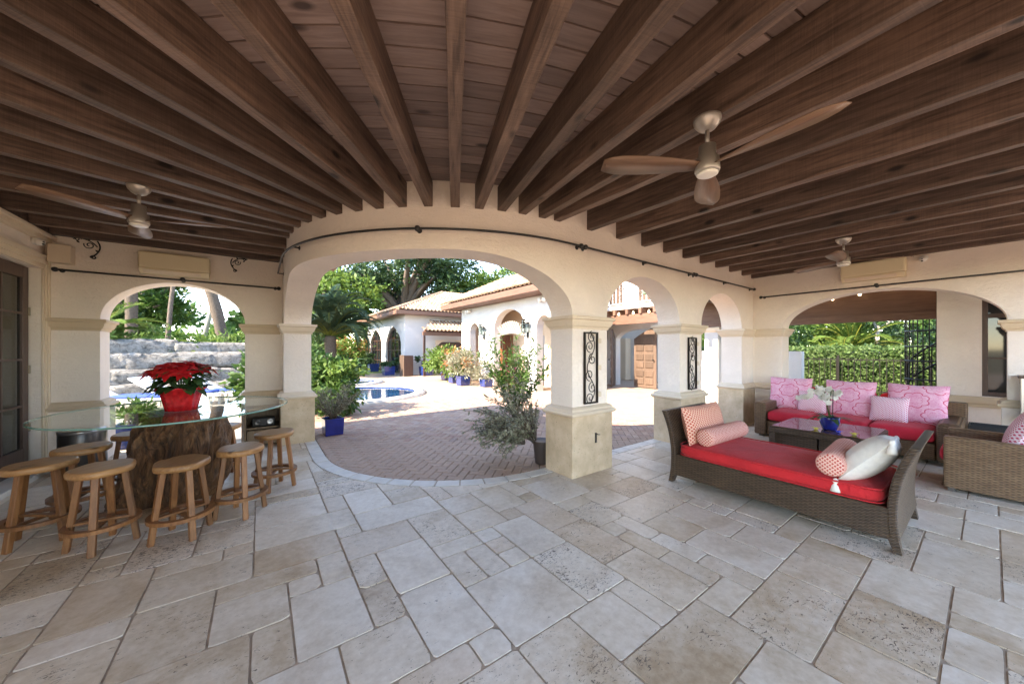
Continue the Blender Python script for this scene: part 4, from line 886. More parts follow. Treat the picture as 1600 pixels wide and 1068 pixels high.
# coffee table
ct = tag(empty('coffee_table', (6.17, 1.29, 0)), 'low wicker coffee table with a mirror-like glass top before the sofa', 'coffee table'); CO = (6.17, 1.29, 0)
def cp(m, nm, mt, bevel=.008): return rel(m, CO).obj(nm, mt, ct, bevel=bevel)
cp(MB().box(5.68, 6.66, .79, 1.80, .36, .435), 'top_frame', 'rattan_dark'); cp(MB().box(5.70, 6.64, .81, 1.78, .4355, .447), 'glass_top', 'table_mirror', .003)
for x, y in ((5.68, .79), (5.68, 1.73), (6.59, .79), (6.59, 1.73)): cp(MB().box(x, x+.07, y, y+.07, 0, .36), 'leg', 'rattan_dark')
cp(MB().box(5.74, 6.62, .84, 1.285, .03, .358), 'storage_box', 'rattan_dark'); cp(MB().box(5.74, 6.62, 1.305, 1.75, .03, .358), 'storage_box', 'rattan_dark')
# orchid and ornaments
oc = tag(empty('orchid', (6.0, 1.235, .4475)), 'white orchid in a glazed blue pot on the coffee table', 'potted plant')
MB().lathe([(.065, 0), (.075, .01), (.10, .09), (.108, .15), (.104, .165), (.085, .15)], n=28).obj('pot', 'blue_glaze', oc, True)
rg = random.Random(4)
for k in range(8):
    a = k*.85+.3; lf = MB(); lf.add(*petal_mesh((.03*math.cos(a), .03*math.sin(a), .15), (math.cos(a), math.sin(a), .55 if k % 2 else .25), (0, 0, 1), .20, .07, .55)); lf.obj('leaf', 'leaf_pot', oc, True)
for k, (dx, dy, h) in enumerate(((.02, .16, .33), (-.06, .10, .42), (.05, -.02, .40))):
    path = [(0, 0, .14), (dx*.2, dy*.2, .14+h*.6), (dx*.6, dy*.6, .14+h*.95), (dx*1.3, dy*1.3, .14+h*.9), (dx*1.9, dy*1.9, .14+h*.75)]; MB().tube(path, .004, 6).obj('stem', 'leaf_mid', oc, True)
    for i in range(11):
        t = .30+.70*i/10; q = t*4; j = min(3, int(q)); c = Vector(path[j]).lerp(Vector(path[j+1]), q-j)+Vector((rg.uniform(-.05, .05), rg.uniform(-.05, .05), rg.uniform(-.03, .02))); f = MB(); nn = Vector((-1, rg.uniform(-.8, .8), rg.uniform(-.3, .3))).normalized(); x = nn.orthogonal().normalized(); y = nn.cross(x); o = rg.uniform(0, 6)
        for p in range(5):
            d = x*math.cos(o+p*1.257)+y*math.sin(o+p*1.257); f.add(*petal_mesh(c, d+nn*.25, nn, .042, .04, .3))
        f.obj('flower', 'flower_white', oc, True)
MB().tube([(0, -.03, .14), (0, -.035, .52)], .004, 6).obj('stake', 'iron', oc)
def ornament(loc, mat, label):
    t = tag(empty('glass_flower', loc), label, 'ornament', 'glass flowers on the coffee table'); MB().lathe([(.004, .0), (.022, .004), (.024, .016), (.012, .026), (.002, .028)], n=12).obj('centre', mat, t, True)
    for k in range(6):
        a = k*PI/3; f = MB(); f.add(*petal_mesh((.012*math.cos(a), .012*math.sin(a), .012), (math.cos(a), math.sin(a), .5), (0, 0, 1), .045, .03, .2)); f.obj('petal', mat, t, True)
ornament((5.86, 1.12, .4475), 'blue_glass_ornament', 'small blue glass flower on the coffee table'); ornament((5.86, .98, .4475), 'yellow_ornament', 'small yellow glass flower on the coffee table'); ornament((5.86, 1.34, .4475), 'yellow_ornament', 'small yellow ornament left of the orchid pot on the coffee table')
# armchair (its right part leaves the picture)
AR = (6.26, -.12, 0); ar = tag(empty('armchair', AR), 'light wicker armchair with a pink trellis pillow at the right edge', 'armchair')
def ap(m, nm, mt, bevel=.015, smooth=False): return rel(m, AR).obj(nm, mt, ar, smooth, bevel=bevel)
ap(MB().box(5.88, 5.975, -.56, .30, .035, .575), 'arm', 'rattan_light', .02); ap(MB().box(6.545, 6.64, -.56, .30, .035, .575), 'arm', 'rattan_light', .02); ap(MB().box(5.976, 6.544, -.56, .27, .05, .27), 'base', 'rattan_light'); ap(MB().box(5.89, 6.63, -.68, -.561, .035, .72), 'backrest', 'rattan_light', .02)
ap(cushion(5.98, 6.54, -.52, .335, .265, .44, .02), 'seat_cushion', 'pink_red_fabric', 0, True)
for x in (5.90, 6.56):
    for y in (-.6, .22): ap(MB().box(x, x+.05, y, y+.05, 0, .036), 'foot', 'dark_steel', 0)
place(pillow(.56, .50, .20, rep=2.2), 'armchair_pillow', 'pink_trellis', (6.29, -.20, .66), (R_(-22), R_(5), R_(176)), 'large pink trellis pillow standing in the armchair', 'pillow')
# side table with tray, lantern
sd = tag(empty('side_table', (7.70, -.01, 0)), 'small black side table with raised rim between sofa and armchair', 'side table')
MB().box(-.17, .17, -.19, .19, .42, .44).box(-.17, .17, -.19, -.175, .44, .50).box(-.17, .17, .175, .19, .44, .50).box(-.17, -.155, -.175, .175, .44, .50).box(.155, .17, -.175, .175, .44, .50).obj('tray', 'iron_soft', sd, bevel=.004)
for x in (-.15, .15):
    for y in (-.17, .17): MB().box(x-.014, x+.014, y-.014, y+.014, 0, .42).obj('leg', 'iron_soft', sd)
ln = tag(empty('lantern', (8.03, -.36, 0)), 'tall steel lantern with a cream candle at the right edge', 'lantern')
for x in (-.12, .12):
    for y in (-.12, .12): MB().box(x-.016, x+.016, y-.016, y+.016, 0, 1.12).obj('post', 'steel', ln, bevel=.004)
MB().box(-.15, .15, -.15, .15, .58, .61).obj('base_plate', 'steel', ln, bevel=.004); MB().box(-.16, .16, -.16, .16, 1.12, 1.15).obj('roof_plate', 'door_brown', ln, bevel=.01); MB().tube(spiral((0, 0, 1.17), .05, .05, 0, .5, (1, 0, 0), (0, 0, 1), 12), .008, 6).obj('handle', 'dark_steel', ln, True)
for nm, a in (('pane', (-.104, .104, -.1225, -.1195)), ('pane', (-.104, .104, .1195, .1225))): MB().box(*a, .612, 1.118).obj(nm, 'pane_glass', ln)
MB().lathe([(.075, .611), (.075, .86), (.07, .865)], n=24).obj('candle', 'amber', ln, True)

# ------------------------------------------------------------------ buildings round the courtyard
def pierced(path, total, ops, z0, z1, th, point=0.):
    """wall with arched openings (a, b, springing, crown)"""
    ss = {0., total}
    for a, b, sp_, cr in ops:
        ss |= {a, b}
        for i in range(1, 16): t = (1-math.cos(i/16*PI))/2; ss.add(a+(b-a)*t)
    ss = sorted(ss); m = MB()
    def zz(s, op):
        a, b, sp_, cr = op; x = abs((s-(a+b)/2)/((b-a)/2)); c = math.sqrt(max(0, 1-x*x)); return sp_+(cr-sp_)*(c*(1-point)+point*(1-x))
    def q(*p): m.add(p, [(0, 1, 2, 3)])
    for x, y in zip(ss, ss[1:]):
        if y-x < 1e-4: continue
        op = next((o for o in ops if o[0]-1e-6 < (x+y)/2 < o[1]+1e-6), None); bx = zz(x, op) if op else z0; by = zz(y, op) if op else z0
        a0, a1, b0, b1 = path(x, 0), path(y, 0), path(x, th), path(y, th)
        q((*a0, bx), (*a1, by), (*a1, z1), (*a0, z1)); q((*b1, by), (*b0, bx), (*b0, z1), (*b1, z1)); q((*a0, z1), (*a1, z1), (*b1, z1), (*b0, z1)); q((*a1, by), (*a0, bx), (*b0, bx), (*b1, by))
    for op in ops:
        for s in op[:2]: a0, b0 = path(s, 0), path(s, th); q((*a0, z0), (*b0, z0), (*b0, op[2]), (*a0, op[2]))
    for s in (0., total): a0, b0 = path(s, 0), path(s, th); q((*a0, z0), (*b0, z0), (*b0, z1), (*a0, z1))
    return m
def tile_roof(o, a, b, na, nb, ok=lambda s, t: True, wt=.23, lt=.42):
    """barrel tiles: o eave corner, a unit along the eave, b unit up the slope"""
    o, a, b = Vector(o), Vector(a).normalized(), Vector(b).normalized(); n = a.cross(b).normalized()
    if n.z < 0: n = -n
    m = MB()
    for i in range(na):
        for j in range(nb):
            s = (i+.5)*wt; t = j*lt
            if not ok(s, t+lt*.5): continue
            for kind in (0, 1):
                vs = []
                for tt, hh, rr in ((t-.02, .035, 1.), (t+lt+.03, .0, .82)):
                    for k in range(5):
                        an = PI*k/4; r = wt*(.36 if kind == 0 else .30)*rr; x = s+(wt/2 if kind else 0)+math.cos(an)*r; z = (math.sin(an)*r+hh+.03) if kind == 0 else (-math.sin(an)*r*.5+hh*.6+.03)
                        vs.append(o+a*x+b*tt+n*z)
                m.add(vs, [(k, k+1, 5+k+1, 5+k) for k in range(4)]+([(0, 4, 3, 2, 1)] if kind == 0 else []))
    return m
# B: portico building on the far side of the courtyard
bb = tag(empty('portico_building', (7.9, 11.5, 0)), 'white building with three arched niches and clay tile roof across the courtyard', 'building'); BO = (7.9, 11.5, 0)
def bp(m, nm, mt, parent=None, **k): return rel(m, BO).obj(nm, mt, parent or bb, **k)
bpath = lambda s, off: (7.9+off, 15.05-s)
bp(pierced(bpath, 6.75, [(.80, 1.62, 2.25, 2.66), (2.86, 4.95, 2.30, 3.05), (5.62, 6.38, 2.25, 2.66)], -.03, 3.36, .32), 'wall', 'stucco_white')
bp(MB().box(8.22, 15, 14.73, 15.05, -.03, 3.36), 'side_wall', 'stucco_white'); bp(MB().box(8.22, 9.7, 8.3, 8.55, -.03, 3.36), 'side_wall', 'stucco_white'); bp(MB().box(9.3, 9.5, 12.0-.85, 14.73, -.03, 3.3).box(9.3, 9.5, 8.56, 10.6, -.03, 3.3).box(9.3, 9.5, 10.6, 11.15, 2.05, 3.3), 'inner_wall', 'trim_pale'); bp(MB().box(8.22, 9.3, 8.56, 14.72, 3.2, 3.3), 'portico_ceiling', 'fascia')
dd_ = bp(MB().box(9.24, 9.295, 12.75, 14.2, 0, 2.12), 'door', 'red_door')
for i in range(3):
    for j in range(6): bp(MB().box(9.215, 9.24, 12.82+i*.46, 13.18+i*.46, .1+j*.335, .37+j*.335), 'panel', 'red_door', dd_, bevel=.006)
bp(MB().box(9.2, 9.26, 10.7, 11.1, 0, 1.5), 'inner_gate', 'gate_wood')
rp_ = math.atan2(1.7, 3.8); bsl = Vector((math.cos(rp_), 0, math.sin(rp_)))
bp(MB().add([(7.15, 7.9, 3.56), (7.15, 15.75, 3.56), (11.0, 15.75, 5.28), (11.0, 10.2, 5.28), (14.8, 15.75, 3.5), (10.3, 8.6, 3.5), (14.0, 13.0, 3.5)], [(0, 1, 2, 3), (3, 2, 4, 6), (1, 4, 2), (0, 3, 5), (5, 3, 6)]), 'roof_deck', 'fascia')
bp(MB().box(7.12, 7.2, 7.9, 15.75, 3.36, 3.58).box(7.2, 7.9, 7.9, 15.75, 3.37, 3.40).box(7.2, 14.8, 15.68, 15.75, 3.36, 3.52), 'eave', 'fascia')
tag(bp(tile_roof((7.10, 7.9, 3.60), (0, 1, 0), bsl, 34, 10, lambda s, t: s > t*.55), 'roof_tiles', 'roof_tile'), kind='stuff')
def rope_net():
    m = MB(); top = [(7.96, 12.0-1.75*i/12, 2.62+.22*math.sin(PI*i/12)-.25) for i in range(13)]
    for i in range(13):
        for d in (-3, 3):
            j = i+d
            if 0 <= j <= 12: m.tube(curve_pts(top[i], (7.98, 12.0-1.75*j/12, 1.98+.12*math.sin(PI*j/12)), (0, 0, -.05), 6), .011, 5)
    return m
o = rope_net().obj('rope_net', 'rope'); tag(o, 'knotted pale rope net hanging in the middle arch of the white building', 'rope net')
def wall_lantern(loc, label, mir=1):
    t = tag(empty('wall_lantern', loc), label, 'lantern', 'glass wall lanterns on the white building'); MB().box(-.02, .0, -.05, .05, -.22, .12).obj('plate', 'iron', t); MB().tube([(0, 0, -.1), (-.16, 0, -.16), (-.2, 0, -.05)], .015, 6).obj('arm', 'iron', t, True)
    for k, (x, y, h) in enumerate(((-.2, 0, .42), (-.12, .14, .34), (-.12, -.14, .30))):
        MB().lathe([(.075, -.02), (.075, h)], (x, y, 0), 14, cap=False).obj('glass', 'pane_glass', t, True); MB().lathe([(.03, 0), (.03, .12)], (x, y, 0), 10).obj('candle', 'white_plastic', t, True); MB().lathe([(.09, h), (.09, h+.02), (.02, h+.06)], (x, y, 0), 14).obj('cap', 'iron', t, True)
wall_lantern((7.89, 12.95, 2.1), 'glass wall lantern left of the middle arch of the white building'); wall_lantern((7.89, 9.9, 2.1), 'glass wall lantern right of the middle arch of the white building')
def floodlight(loc, label):
    t = tag(empty('floodlight', loc), label, 'floodlight', 'white floodlights under the eaves'); MB().box(-.05, 0, -.1, .1, -.06, .06).obj('mount', 'white_plastic', t)
    for s in (-1, 1): MB().tube([(-.05, .09*s, 0), (-.2, .15*s, -.05)], [.05, .085], 12).obj('lamp', 'white_plastic', t, True)
floodlight((7.89, 14.2, 3.24), 'white floodlight under the eave at the left end of the arched building'); floodlight((7.89, 8.95, 3.2), 'white floodlight under the eave at the right end of the arched building')
# A: house with two tall arched windows
aa = tag(empty('pool_house', (6.65, 19.6, 0)), 'white house with two tall pointed arch windows and hipped tile roof', 'house'); AO = (6.65, 19.6, 0)
def apx(m, nm, mt, parent=None, **k): return rel(m, AO).obj(nm, mt, parent or aa, **k)
apath_ = lambda s, off: (6.65+off, 28.0-s)
WN = [(.85, 3.75, 1.75, 2.85), (4.75, 7.75, 1.75, 2.88)]
apx(pierced(apath_, 8.4, WN, -.03, 3.55, .25, .35), 'wall', 'stucco_white'); apx(MB().box(6.9, 15, 19.6, 19.85, -.03, 3.55), 'side_wall', 'stucco_white'); apx(MB().box(6.9, 15, 27.75, 28, -.03, 3.55), 'side_wall', 'stucco_white')
for a, b, sp_, cr in WN:
    f = apx(pierced(lambda s, off: (6.75+off, 28.0-a-s), b-a, [(.12, b-a-.12, sp_, cr-.14)], 0, cr-.01, .06, .35), 'window', 'door_brown')
    # clip frame silhouette: keep it inside the opening by building it slightly behind the wall face
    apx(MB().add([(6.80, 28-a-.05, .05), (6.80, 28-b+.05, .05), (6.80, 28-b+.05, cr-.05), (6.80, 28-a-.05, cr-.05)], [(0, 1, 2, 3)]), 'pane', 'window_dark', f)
    for k in (1, 2, 3): y = 28-a-(b-a)*k/4; apx(MB().box(6.765, 6.79, y-.03, y+.03, .05, cr-.2), 'mullion', 'door_brown', f)
    for z in (.7, 1.4, 2.05): apx(MB().box(6.77, 6.788, 28-b+.1, 28-a-.1, z-.02, z+.02), 'glazing_bar', 'door_brown', f)
E_ = .62; zE = 3.62; rise = .40
x0, x1, y0, y1 = 6.65-E_, 15., 19.6-E_, 28+E_; hw = (y1-y0)/2; zt = zE+hw*rise
apx(MB().add([(x0, y0, zE), (x0, y1, zE), (x1, y1, zE), (x1, y0, zE), (x0+hw, (y0+y1)/2, zt), (x1, (y0+y1)/2, zt)], [(0, 1, 4), (0, 4, 5, 3), (1, 2, 5, 4), (2, 3, 5)]), 'roof_deck', 'fascia'); apx(MB().box(x0-.03, x0+.05, y0, y1, zE-.2, zE+.01).box(x0+.05, x1, y0-.03, y0+.05, zE-.2, zE+.01).box(x0+.05, 6.7, y0, y1, zE-.17, zE-.14).box(6.7, x1, y0+.05, 19.62, zE-.17, zE-.14), 'eave', 'fascia')
sl = math.sqrt(1+rise*rise); rt = apx(tile_roof((x0-.02, y0, zE+.03), (0, 1, 0), (1, 0, rise), 40, 13, lambda s, t: t/sl < min(s, 2*hw-s)), 'roof_tiles', 'roof_tile'); tag(rt, kind='stuff')
tag(apx(tile_roof((x0, y0-.02, zE+.03), (1, 0, 0), (0, 1, rise), 38, 13, lambda s, t: t/sl < s), 'roof_tiles', 'roof_tile'), kind='stuff')
apx(MB().tube([(x0, y0, zE+.08), (x0+hw, (y0+y1)/2, zt+.1)], .11, 8), 'hip_ridge', 'roof_tile')
# lean-to porch on its right face
apx(MB().add([(7.15, 18.1, 2.42), (10.9, 18.1, 2.42), (10.9, 19.62, 3.05), (8.3, 19.62, 3.05)], [(0, 1, 2, 3)]), 'porch_roof', 'fascia'); tag(apx(tile_roof((7.15, 18.05, 2.46), (1, 0, 0), (0, 1.5, .63), 16, 4, lambda s, t: t*.75 < s+.1), 'roof_tiles', 'roof_tile'), kind='stuff')
apx(MB().box(7.15, 10.9, 18.08, 18.2, 2.22, 2.42), 'porch_beam', 'fascia'); apx(MB().box(7.2, 7.3, 18.12, 18.22, 0, 2.22), 'porch_post', 'door_brown'); apx(MB().box(9.9, 10.15, 18.12, 18.3, 0, 2.22), 'porch_post', 'door_brown')
d = apx(pierced(lambda s, off: (8.5+s, 19.59-off), 2.0, [(.1, 1.9, 1.55, 2.0)], 0, 2.02, .05), 'door_arch', 'trim_pale'); apx(MB().box(8.55, 10.45, 19.56, 19.595, 0, 1.9), 'door', 'door_brown')
# C: gatehouse with balcony behind the second arch
gg = tag(empty('gatehouse', (12, 8.2, 0)), 'white gatehouse with timber balcony and ornate railing seen through the second arch', 'building'); GO = (12., 8.2, 0)
def gp(m, nm, mt, parent=None, **k): return rel(m, GO).obj(nm, mt, parent or gg, **k)
gp(pierced(lambda s, off: (12+off, 11.5-s), 5.0, [(2.32, 4.22, 1.85, 2.26)], -.03, 2.95, .3), 'wall', 'stucco_white'); gp(MB().box(13.0, 13.3, 5.2, 12.5, 2.95, 6.3), 'upper_wall', 'stucco_white'); gp(MB().box(14.6, 14.8, 8.4, 12.8, -.03, 2.95), 'inner_wall', 'stucco_white'); gp(MB().box(14.2, 14.59, 10.3, 10.7, 0, 2.0), 'inner_post', 'trim_pale')
gp(MB().box(10.9, 13.0, 5.9, 12.5, 2.96, 3.10), 'balcony_slab', 'rail_white'); gp(MB().box(10.88, 10.98, 5.9, 12.5, 2.40, 2.74), 'beam', 'fascia')
for k in range(11): gp(MB().box(10.8, 12.0, 6.1+k*.55, 6.2+k*.55, 2.75, 2.955), 'joist_end', 'fascia')
gp(MB().box(10.92, 10.97, 5.9, 12.5, 4.02, 4.07).box(10.92, 10.97, 5.9, 12.5, 3.16, 3.19), 'rail', 'rail_white')
for k in range(40): gp(MB().box(10.935, 10.955, 5.95+k*.16, 5.97+k*.16, 3.19, 4.02), 'baluster', 'rail_white')
for k in range(4):
    m = MB(); cy = 7.4+k*.62
    for s in (1, -1): m.tube(spiral((10.93, cy+.12*s, 3.72), .15, .03, 0, 1.4*s, (0, s, 0), (0, 0, 1), 24), .012, 5).tube(spiral((10.93, cy+.11*s, 3.42), .11, .03, PI, 1.3*s, (0, s, 0), (0, 0, 1), 20), .010, 5)
    gp(m, 'rail_scroll', 'iron', smooth=True)
for k in range(3): gp(MB().box(12.97, 12.999, 6.4+k*1.6, 7.2+k*1.6, 3.2, 5.3), 'shutter', 'gate_wood')
for k in range(9): gp(MB().lathe([(.004, -.05), (.035, -.03), (.04, 0), (.02, .035), (.02, .06)], (10.84, 6.3+k*.62, 2.78), 10), 'bulb', 'lit_bulb', smooth=True)
def gate_leaf(loc, rz, label, mir):
    t = tag(empty('gate_leaf', loc, rz), label, 'gate', 'panelled timber gates'); W = .93; n = 12; pts = [(0, 0), (W, 0)]+[(W-W*i/n, (1.86+.38*math.sin(PI/2*i/n)) if not mir else (1.86+.38*math.cos(PI/2*i/n))) for i in range(n+1)]
    m = MB(); N_ = len(pts); m.add([(x, -.03, z) for x, z in pts]+[(x, .03, z) for x, z in pts], [tuple(range(N_)), tuple(range(N_, 2*N_))[::-1]]+[(i, (i+1) % N_, N_+(i+1) % N_, N_+i) for i in range(N_)]); m.obj('board', 'gate_wood', t)
    for i in range(2):
        for j in range(6): MB().box(.10+i*.40, .42+i*.40, -.06, -.03, .12+j*.285+(.06*(j//2)), .36+j*.285+(.06*(j//2))).obj('panel', 'gate_wood', t, bevel=.02)
    MB().lathe([(.03, 0), (.03, .03), (.01, .05)], n=12).obj('handle', 'iron', t, loc=(.86 if mir else .07, -.09, 1.05), rot=(R_(90), 0, 0))
gate_leaf((11.9, 8.22, .02), R_(-90), 'closed brown panelled gate leaf, right of the gateway', True); gate_leaf((11.9, 9.15, .02), R_(-150), 'open brown panelled gate leaf swung out towards the courtyard', True)
# porch beyond the right end wall
pp = tag(empty('porch', (10, 3, 0)), 'timber porch with deep brown beam and bulbs beyond the wide arch', 'porch'); PO = (10., 3., 0)
def px_(m, nm, mt, parent=None, **k): return rel(m, PO).obj(nm, mt, parent or pp, **k)
px_(MB().box(10.9, 11.12, -3, 5.6, 2.10, 3.0), 'beam', 'fascia'); px_(MB().box(10.84, 10.899, -3, 5.6, 2.10, 2.26), 'beam_trim', 'fascia'); px_(MB().box(8.60, 11.15, -3, 5.7, 3.02, 3.10), 'porch_roof', 'porch_panel')
for k in range(12): px_(MB().box(8.62, 10.9, -2.7+k*.72, -2.58+k*.72, 2.78, 3.015), 'rafter', 'joist_wood')
for k in range(12): px_(MB().lathe([(.004, -.04), (.026, -.025), (.03, 0), (.015, .03), (.015, .05)], (10.7, -1.0+k*.45, 2.70-.06*math.sin(k*PI/3)), 10), 'bulb', 'lit_bulb', smooth=True)
px_(MB().box(10.22, 10.56, 4.42, 4.78, 0, 2.10), 'post', 'stucco_white'); px_(MB().mould(10.22, 10.56, 4.42, 4.78, [(0, 1.95), (.05, 2.0), (.06, 2.08), (0, 2.1)]), 'post_capital', 'trim_pale')
tag(MB().box(UE+TH, 12.6, -3, 5.7, -.06, -.012).obj('porch_floor', 'deck_stone'), kind='structure')
lw = MB().box(12.6, 12.85, 3.2, 7.2, -.03, 1.42).obj('garden_wall', 'stucco_white'); tag(lw, 'low white garden wall behind the porch post', 'wall')
# D: wing with window, right
ww = tag(empty('house_wing', (9.6, -1, 0)), 'white stucco house wing with a tall brown window at the right', 'building'); WO = (9.6, -1., 0)
def wp(m, nm, mt, parent=None, **k): return rel(m, WO).obj(nm, mt, parent or ww, **k)
wp(MB().box(9.6, 9.9, .09, .56, -.03, 3.01).box(9.6, 9.9, -3.5, -.95, -.03, 3.01).box(9.6, 9.9, -.95, .09, -.03, .72).box(9.6, 9.9, -.95, .09, 2.72, 3.01).box(9.9, 12.5, .25, .56, -.03, 3.01), 'wall', 'stucco'); wp(MB().box(9.53, 9.598, -3.5, .57, .60, .71).box(9.555, 9.597, -3.5, .565, .54, .60), 'ledge', 'trim', bevel=.01)
wf = wp(MB().box(9.63, 9.70, .03, .089, .72, 2.72).box(9.63, 9.70, -.949, -.89, .72, 2.72).box(9.63, 9.70, -.89, .03, .72, .79).box(9.63, 9.70, -.89, .03, 2.0, 2.07).box(9.63, 9.70, -.89, .03, 2.66, 2.72).box(9.635, 9.695, -.46, -.40, .79, 2.0), 'window', 'door_brown', bevel=.004)
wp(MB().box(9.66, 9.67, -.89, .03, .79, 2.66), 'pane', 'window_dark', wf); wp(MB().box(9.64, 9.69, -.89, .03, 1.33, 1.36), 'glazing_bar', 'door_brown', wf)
# spiral stair, iron fence
ss_ = tag(empty('spiral_stair', (12.5, .55, 0)), 'black iron spiral staircase with close balusters beside the house wing', 'staircase'); r = .62; MB().tube([(0, 0, 0), (0, 0, 3.4)], .045, 10).obj('pole', 'iron', ss_, True); rail = []
for k in range(16):
    a = R_(100+k*24); z = .2+k*.19; rail.append((r*math.cos(a), r*math.sin(a), z+.9)); a2 = a+R_(26)
    MB().prism([(.03*math.cos(a), .03*math.sin(a)), (r*math.cos(a), r*math.sin(a)), (r*math.cos(a2), r*math.sin(a2)), (.03*math.cos(a2), .03*math.sin(a2))], z-.03, z).obj('tread', 'iron', ss_)
    for q in (0, .5): b = a+R_(24)*q; MB().tube([(r*math.cos(b), r*math.sin(b), z), (r*math.cos(b), r*math.sin(b), z+.9+.19*q)], .012, 5).obj('baluster', 'iron', ss_)
for k in range(22):
    a = R_(95+k*9); MB().tube([(r*1.06*math.cos(a), r*1.06*math.sin(a), .75), (r*1.06*math.cos(a), r*1.06*math.sin(a), 2.62)], .011, 5).obj('cage_bar', 'iron', ss_)
for z in (.8, 1.22, 1.55, 1.9, 2.6): MB().tube([(r*1.06*math.cos(R_(95+k*9)), r*1.06*math.sin(R_(95+k*9)), z) for k in range(22)], .02, 6).obj('cage_ring', 'iron', ss_, True)
for dz in (0, -.45): MB().tube([(x, y, z+dz) for x, y, z in rail], .02, 6).obj('handrail', 'iron', ss_, True)
fe = tag(empty('iron_fence', (15.9, 2, 0)), 'thin black iron picket fence standing in front of the hedge', 'fence'); FO = (15.9, 2., 0)
for z in (.12, 1.12): rel(MB().box(15.88, 15.91, -2, 7.8, z, z+.03), FO).obj('rail', 'iron', fe)
for k in range(66): y = -1.9+k*.147; rel(MB().box(15.885, 15.905, y-.009, y+.009, .02, 1.2), FO).obj('picket', 'iron', fe)
for k in range(6): y = -1.6+k*1.55; rel(MB().box(15.865, 15.925, y-.03, y+.03, -.08, 1.28), FO).obj('post', 'iron', fe)

# ------------------------------------------------------------------ pools, rock wall, loungers
def pool(name, c, rx, ry, rz, label):
    n = 64; pts = [(rx*math.cos(2*PI*k/n), ry*math.sin(2*PI*k/n)) for k in range(n)]; ca, sa_ = math.cos(R_(rz)), math.sin(R_(rz)); pts = [(c[0]+ca*x-sa_*y, c[1]+sa_*x+ca*y) for x, y in pts]
    o = MB().add([(x, y, .008) for x, y in pts], [tuple(range(n))]).obj(name, 'pool_water'); tag(o, kind='structure'); m = MB(); vs = []
    for x, y in pts:
        dx, dy = x-c[0], y-c[1]; d = math.hypot(dx, dy)
        for off, z in ((-.02, 0.), (-.03, .055), (.0, .065), (.30, .06), (.31, -.02)): vs.append((x+dx/d*off, y+dy/d*off, z))
    m.add(vs, [(k*5+j, ((k+1) % n)*5+j, ((k+1) % n)*5+j+1, k*5+j+1) for k in range(n) for j in range(4)]); m.obj('pool_coping', 'kerb_stone', o, True)
    m = MB(); vs = []
    for x, y in pts:
        dx, dy = x-c[0], y-c[1]; d = math.hypot(dx, dy); vs += [(x-dx/d*.035, y-dy/d*.035, .009), (x-dx/d*.033, y-dy/d*.033, .05)]
    m.add(vs, [(k*2, ((k+1) % n)*2, ((k+1) % n)*2+1, k*2+1) for k in range(n)]); m.obj('waterline_tiles', 'blue_pot', o)
pool('spa_water', (2.35, 12.25), 2.1, 1.95, 0, ''); pool('pool_water', (.2, 17.0), 4.1, 2.35, -8, '')
def rockwall():
    rw = tag(empty('rock_wall', (-2.4, 15.6, 0)), 'stepped pale coral rock wall with ledges beyond the left arch', 'rock wall'); rg = random.Random(8)
    for k in range(26):
        lvl = k % 4; u = -5.6+(k//4)*.92+rg.uniform(-.25, .25); z0 = lvl*.43-.05; w_ = rg.uniform(.55, .85); h = rg.uniform(.42, .56); dep = .9-lvl*.12; n, m = 40, 26; vs = []
        ph = [rg.uniform(0, 6) for _ in range(6)]
        for i in range(m+1):
            el = -PI/2+PI*i/m
            for j in range(n):
                a = 2*PI*j/n; c = math.cos(el); se = lambda q, p: math.copysign(abs(q)**p, q); f = 1+.09*math.sin(3*a+ph[0]+el*2)+.06*math.sin(5*a+ph[1])*math.cos(3*el+ph[2])+.045*math.sin(11*a+ph[3]+5*el)*math.sin(7*el+ph[4])+rg.uniform(-.022, .022); vs.append((u+w_*se(c, .35)*se(math.cos(a), .4)*f, 15.2+lvl*.45+dep*.5*se(c, .35)*se(math.sin(a), .4)*f, z0+h/2+h/2*se(math.sin(el), .45)*f))
        rel(MB().add(vs, [(i*n+j, i*n+(j+1) % n, (i+1)*n+(j+1) % n, (i+1)*n+j) for i in range(m) for j in range(n)]), (-2.4, 15.6, 0)).obj('boulder', 'rock', rw, True)
rockwall()
def lounger(loc, rz, label):
    t = tag(empty('lounger', loc, rz), label, 'lounger', 'white loungers beyond the left arch'); MB().box(-.32, .32, -.95, .35, .26, .32).obj('frame', 'white_plastic', t, bevel=.02); MB().add([(-.3, .36, .33), (.3, .36, .33), (.3, 1.0, .75), (-.3, 1.0, .75), (-.3, .36, .28), (.3, .36, .28), (.3, 1.02, .71), (-.3, 1.02, .71)], [(0, 1, 2, 3), (7, 6, 5, 4), (0, 4, 5, 1), (2, 6, 7, 3), (1, 5, 6, 2), (0, 3, 7, 4)]).obj('backrest', 'white_plastic', t)
    cushion(-.29, .29, -.93, .33, .32, .39).obj('towel', 'blue_fabric', t, True)
    for x in (-.28, .28):
        for y in (-.85, .3): MB().box(x-.025, x+.025, y-.025, y+.025, -.01, .26).obj('leg', 'white_plastic', t)
lounger((-2.55, 12.2, 0), R_(70), 'white lounger with blue towel, left of the poinsettia beyond the arch'); lounger((-1.75, 12.9, 0), R_(62), 'white lounger with blue towel just behind the poinsettia'); lounger((-.55, 12.6, 0), R_(75), 'white lounger with blue towel right of the poinsettia beyond the arch')

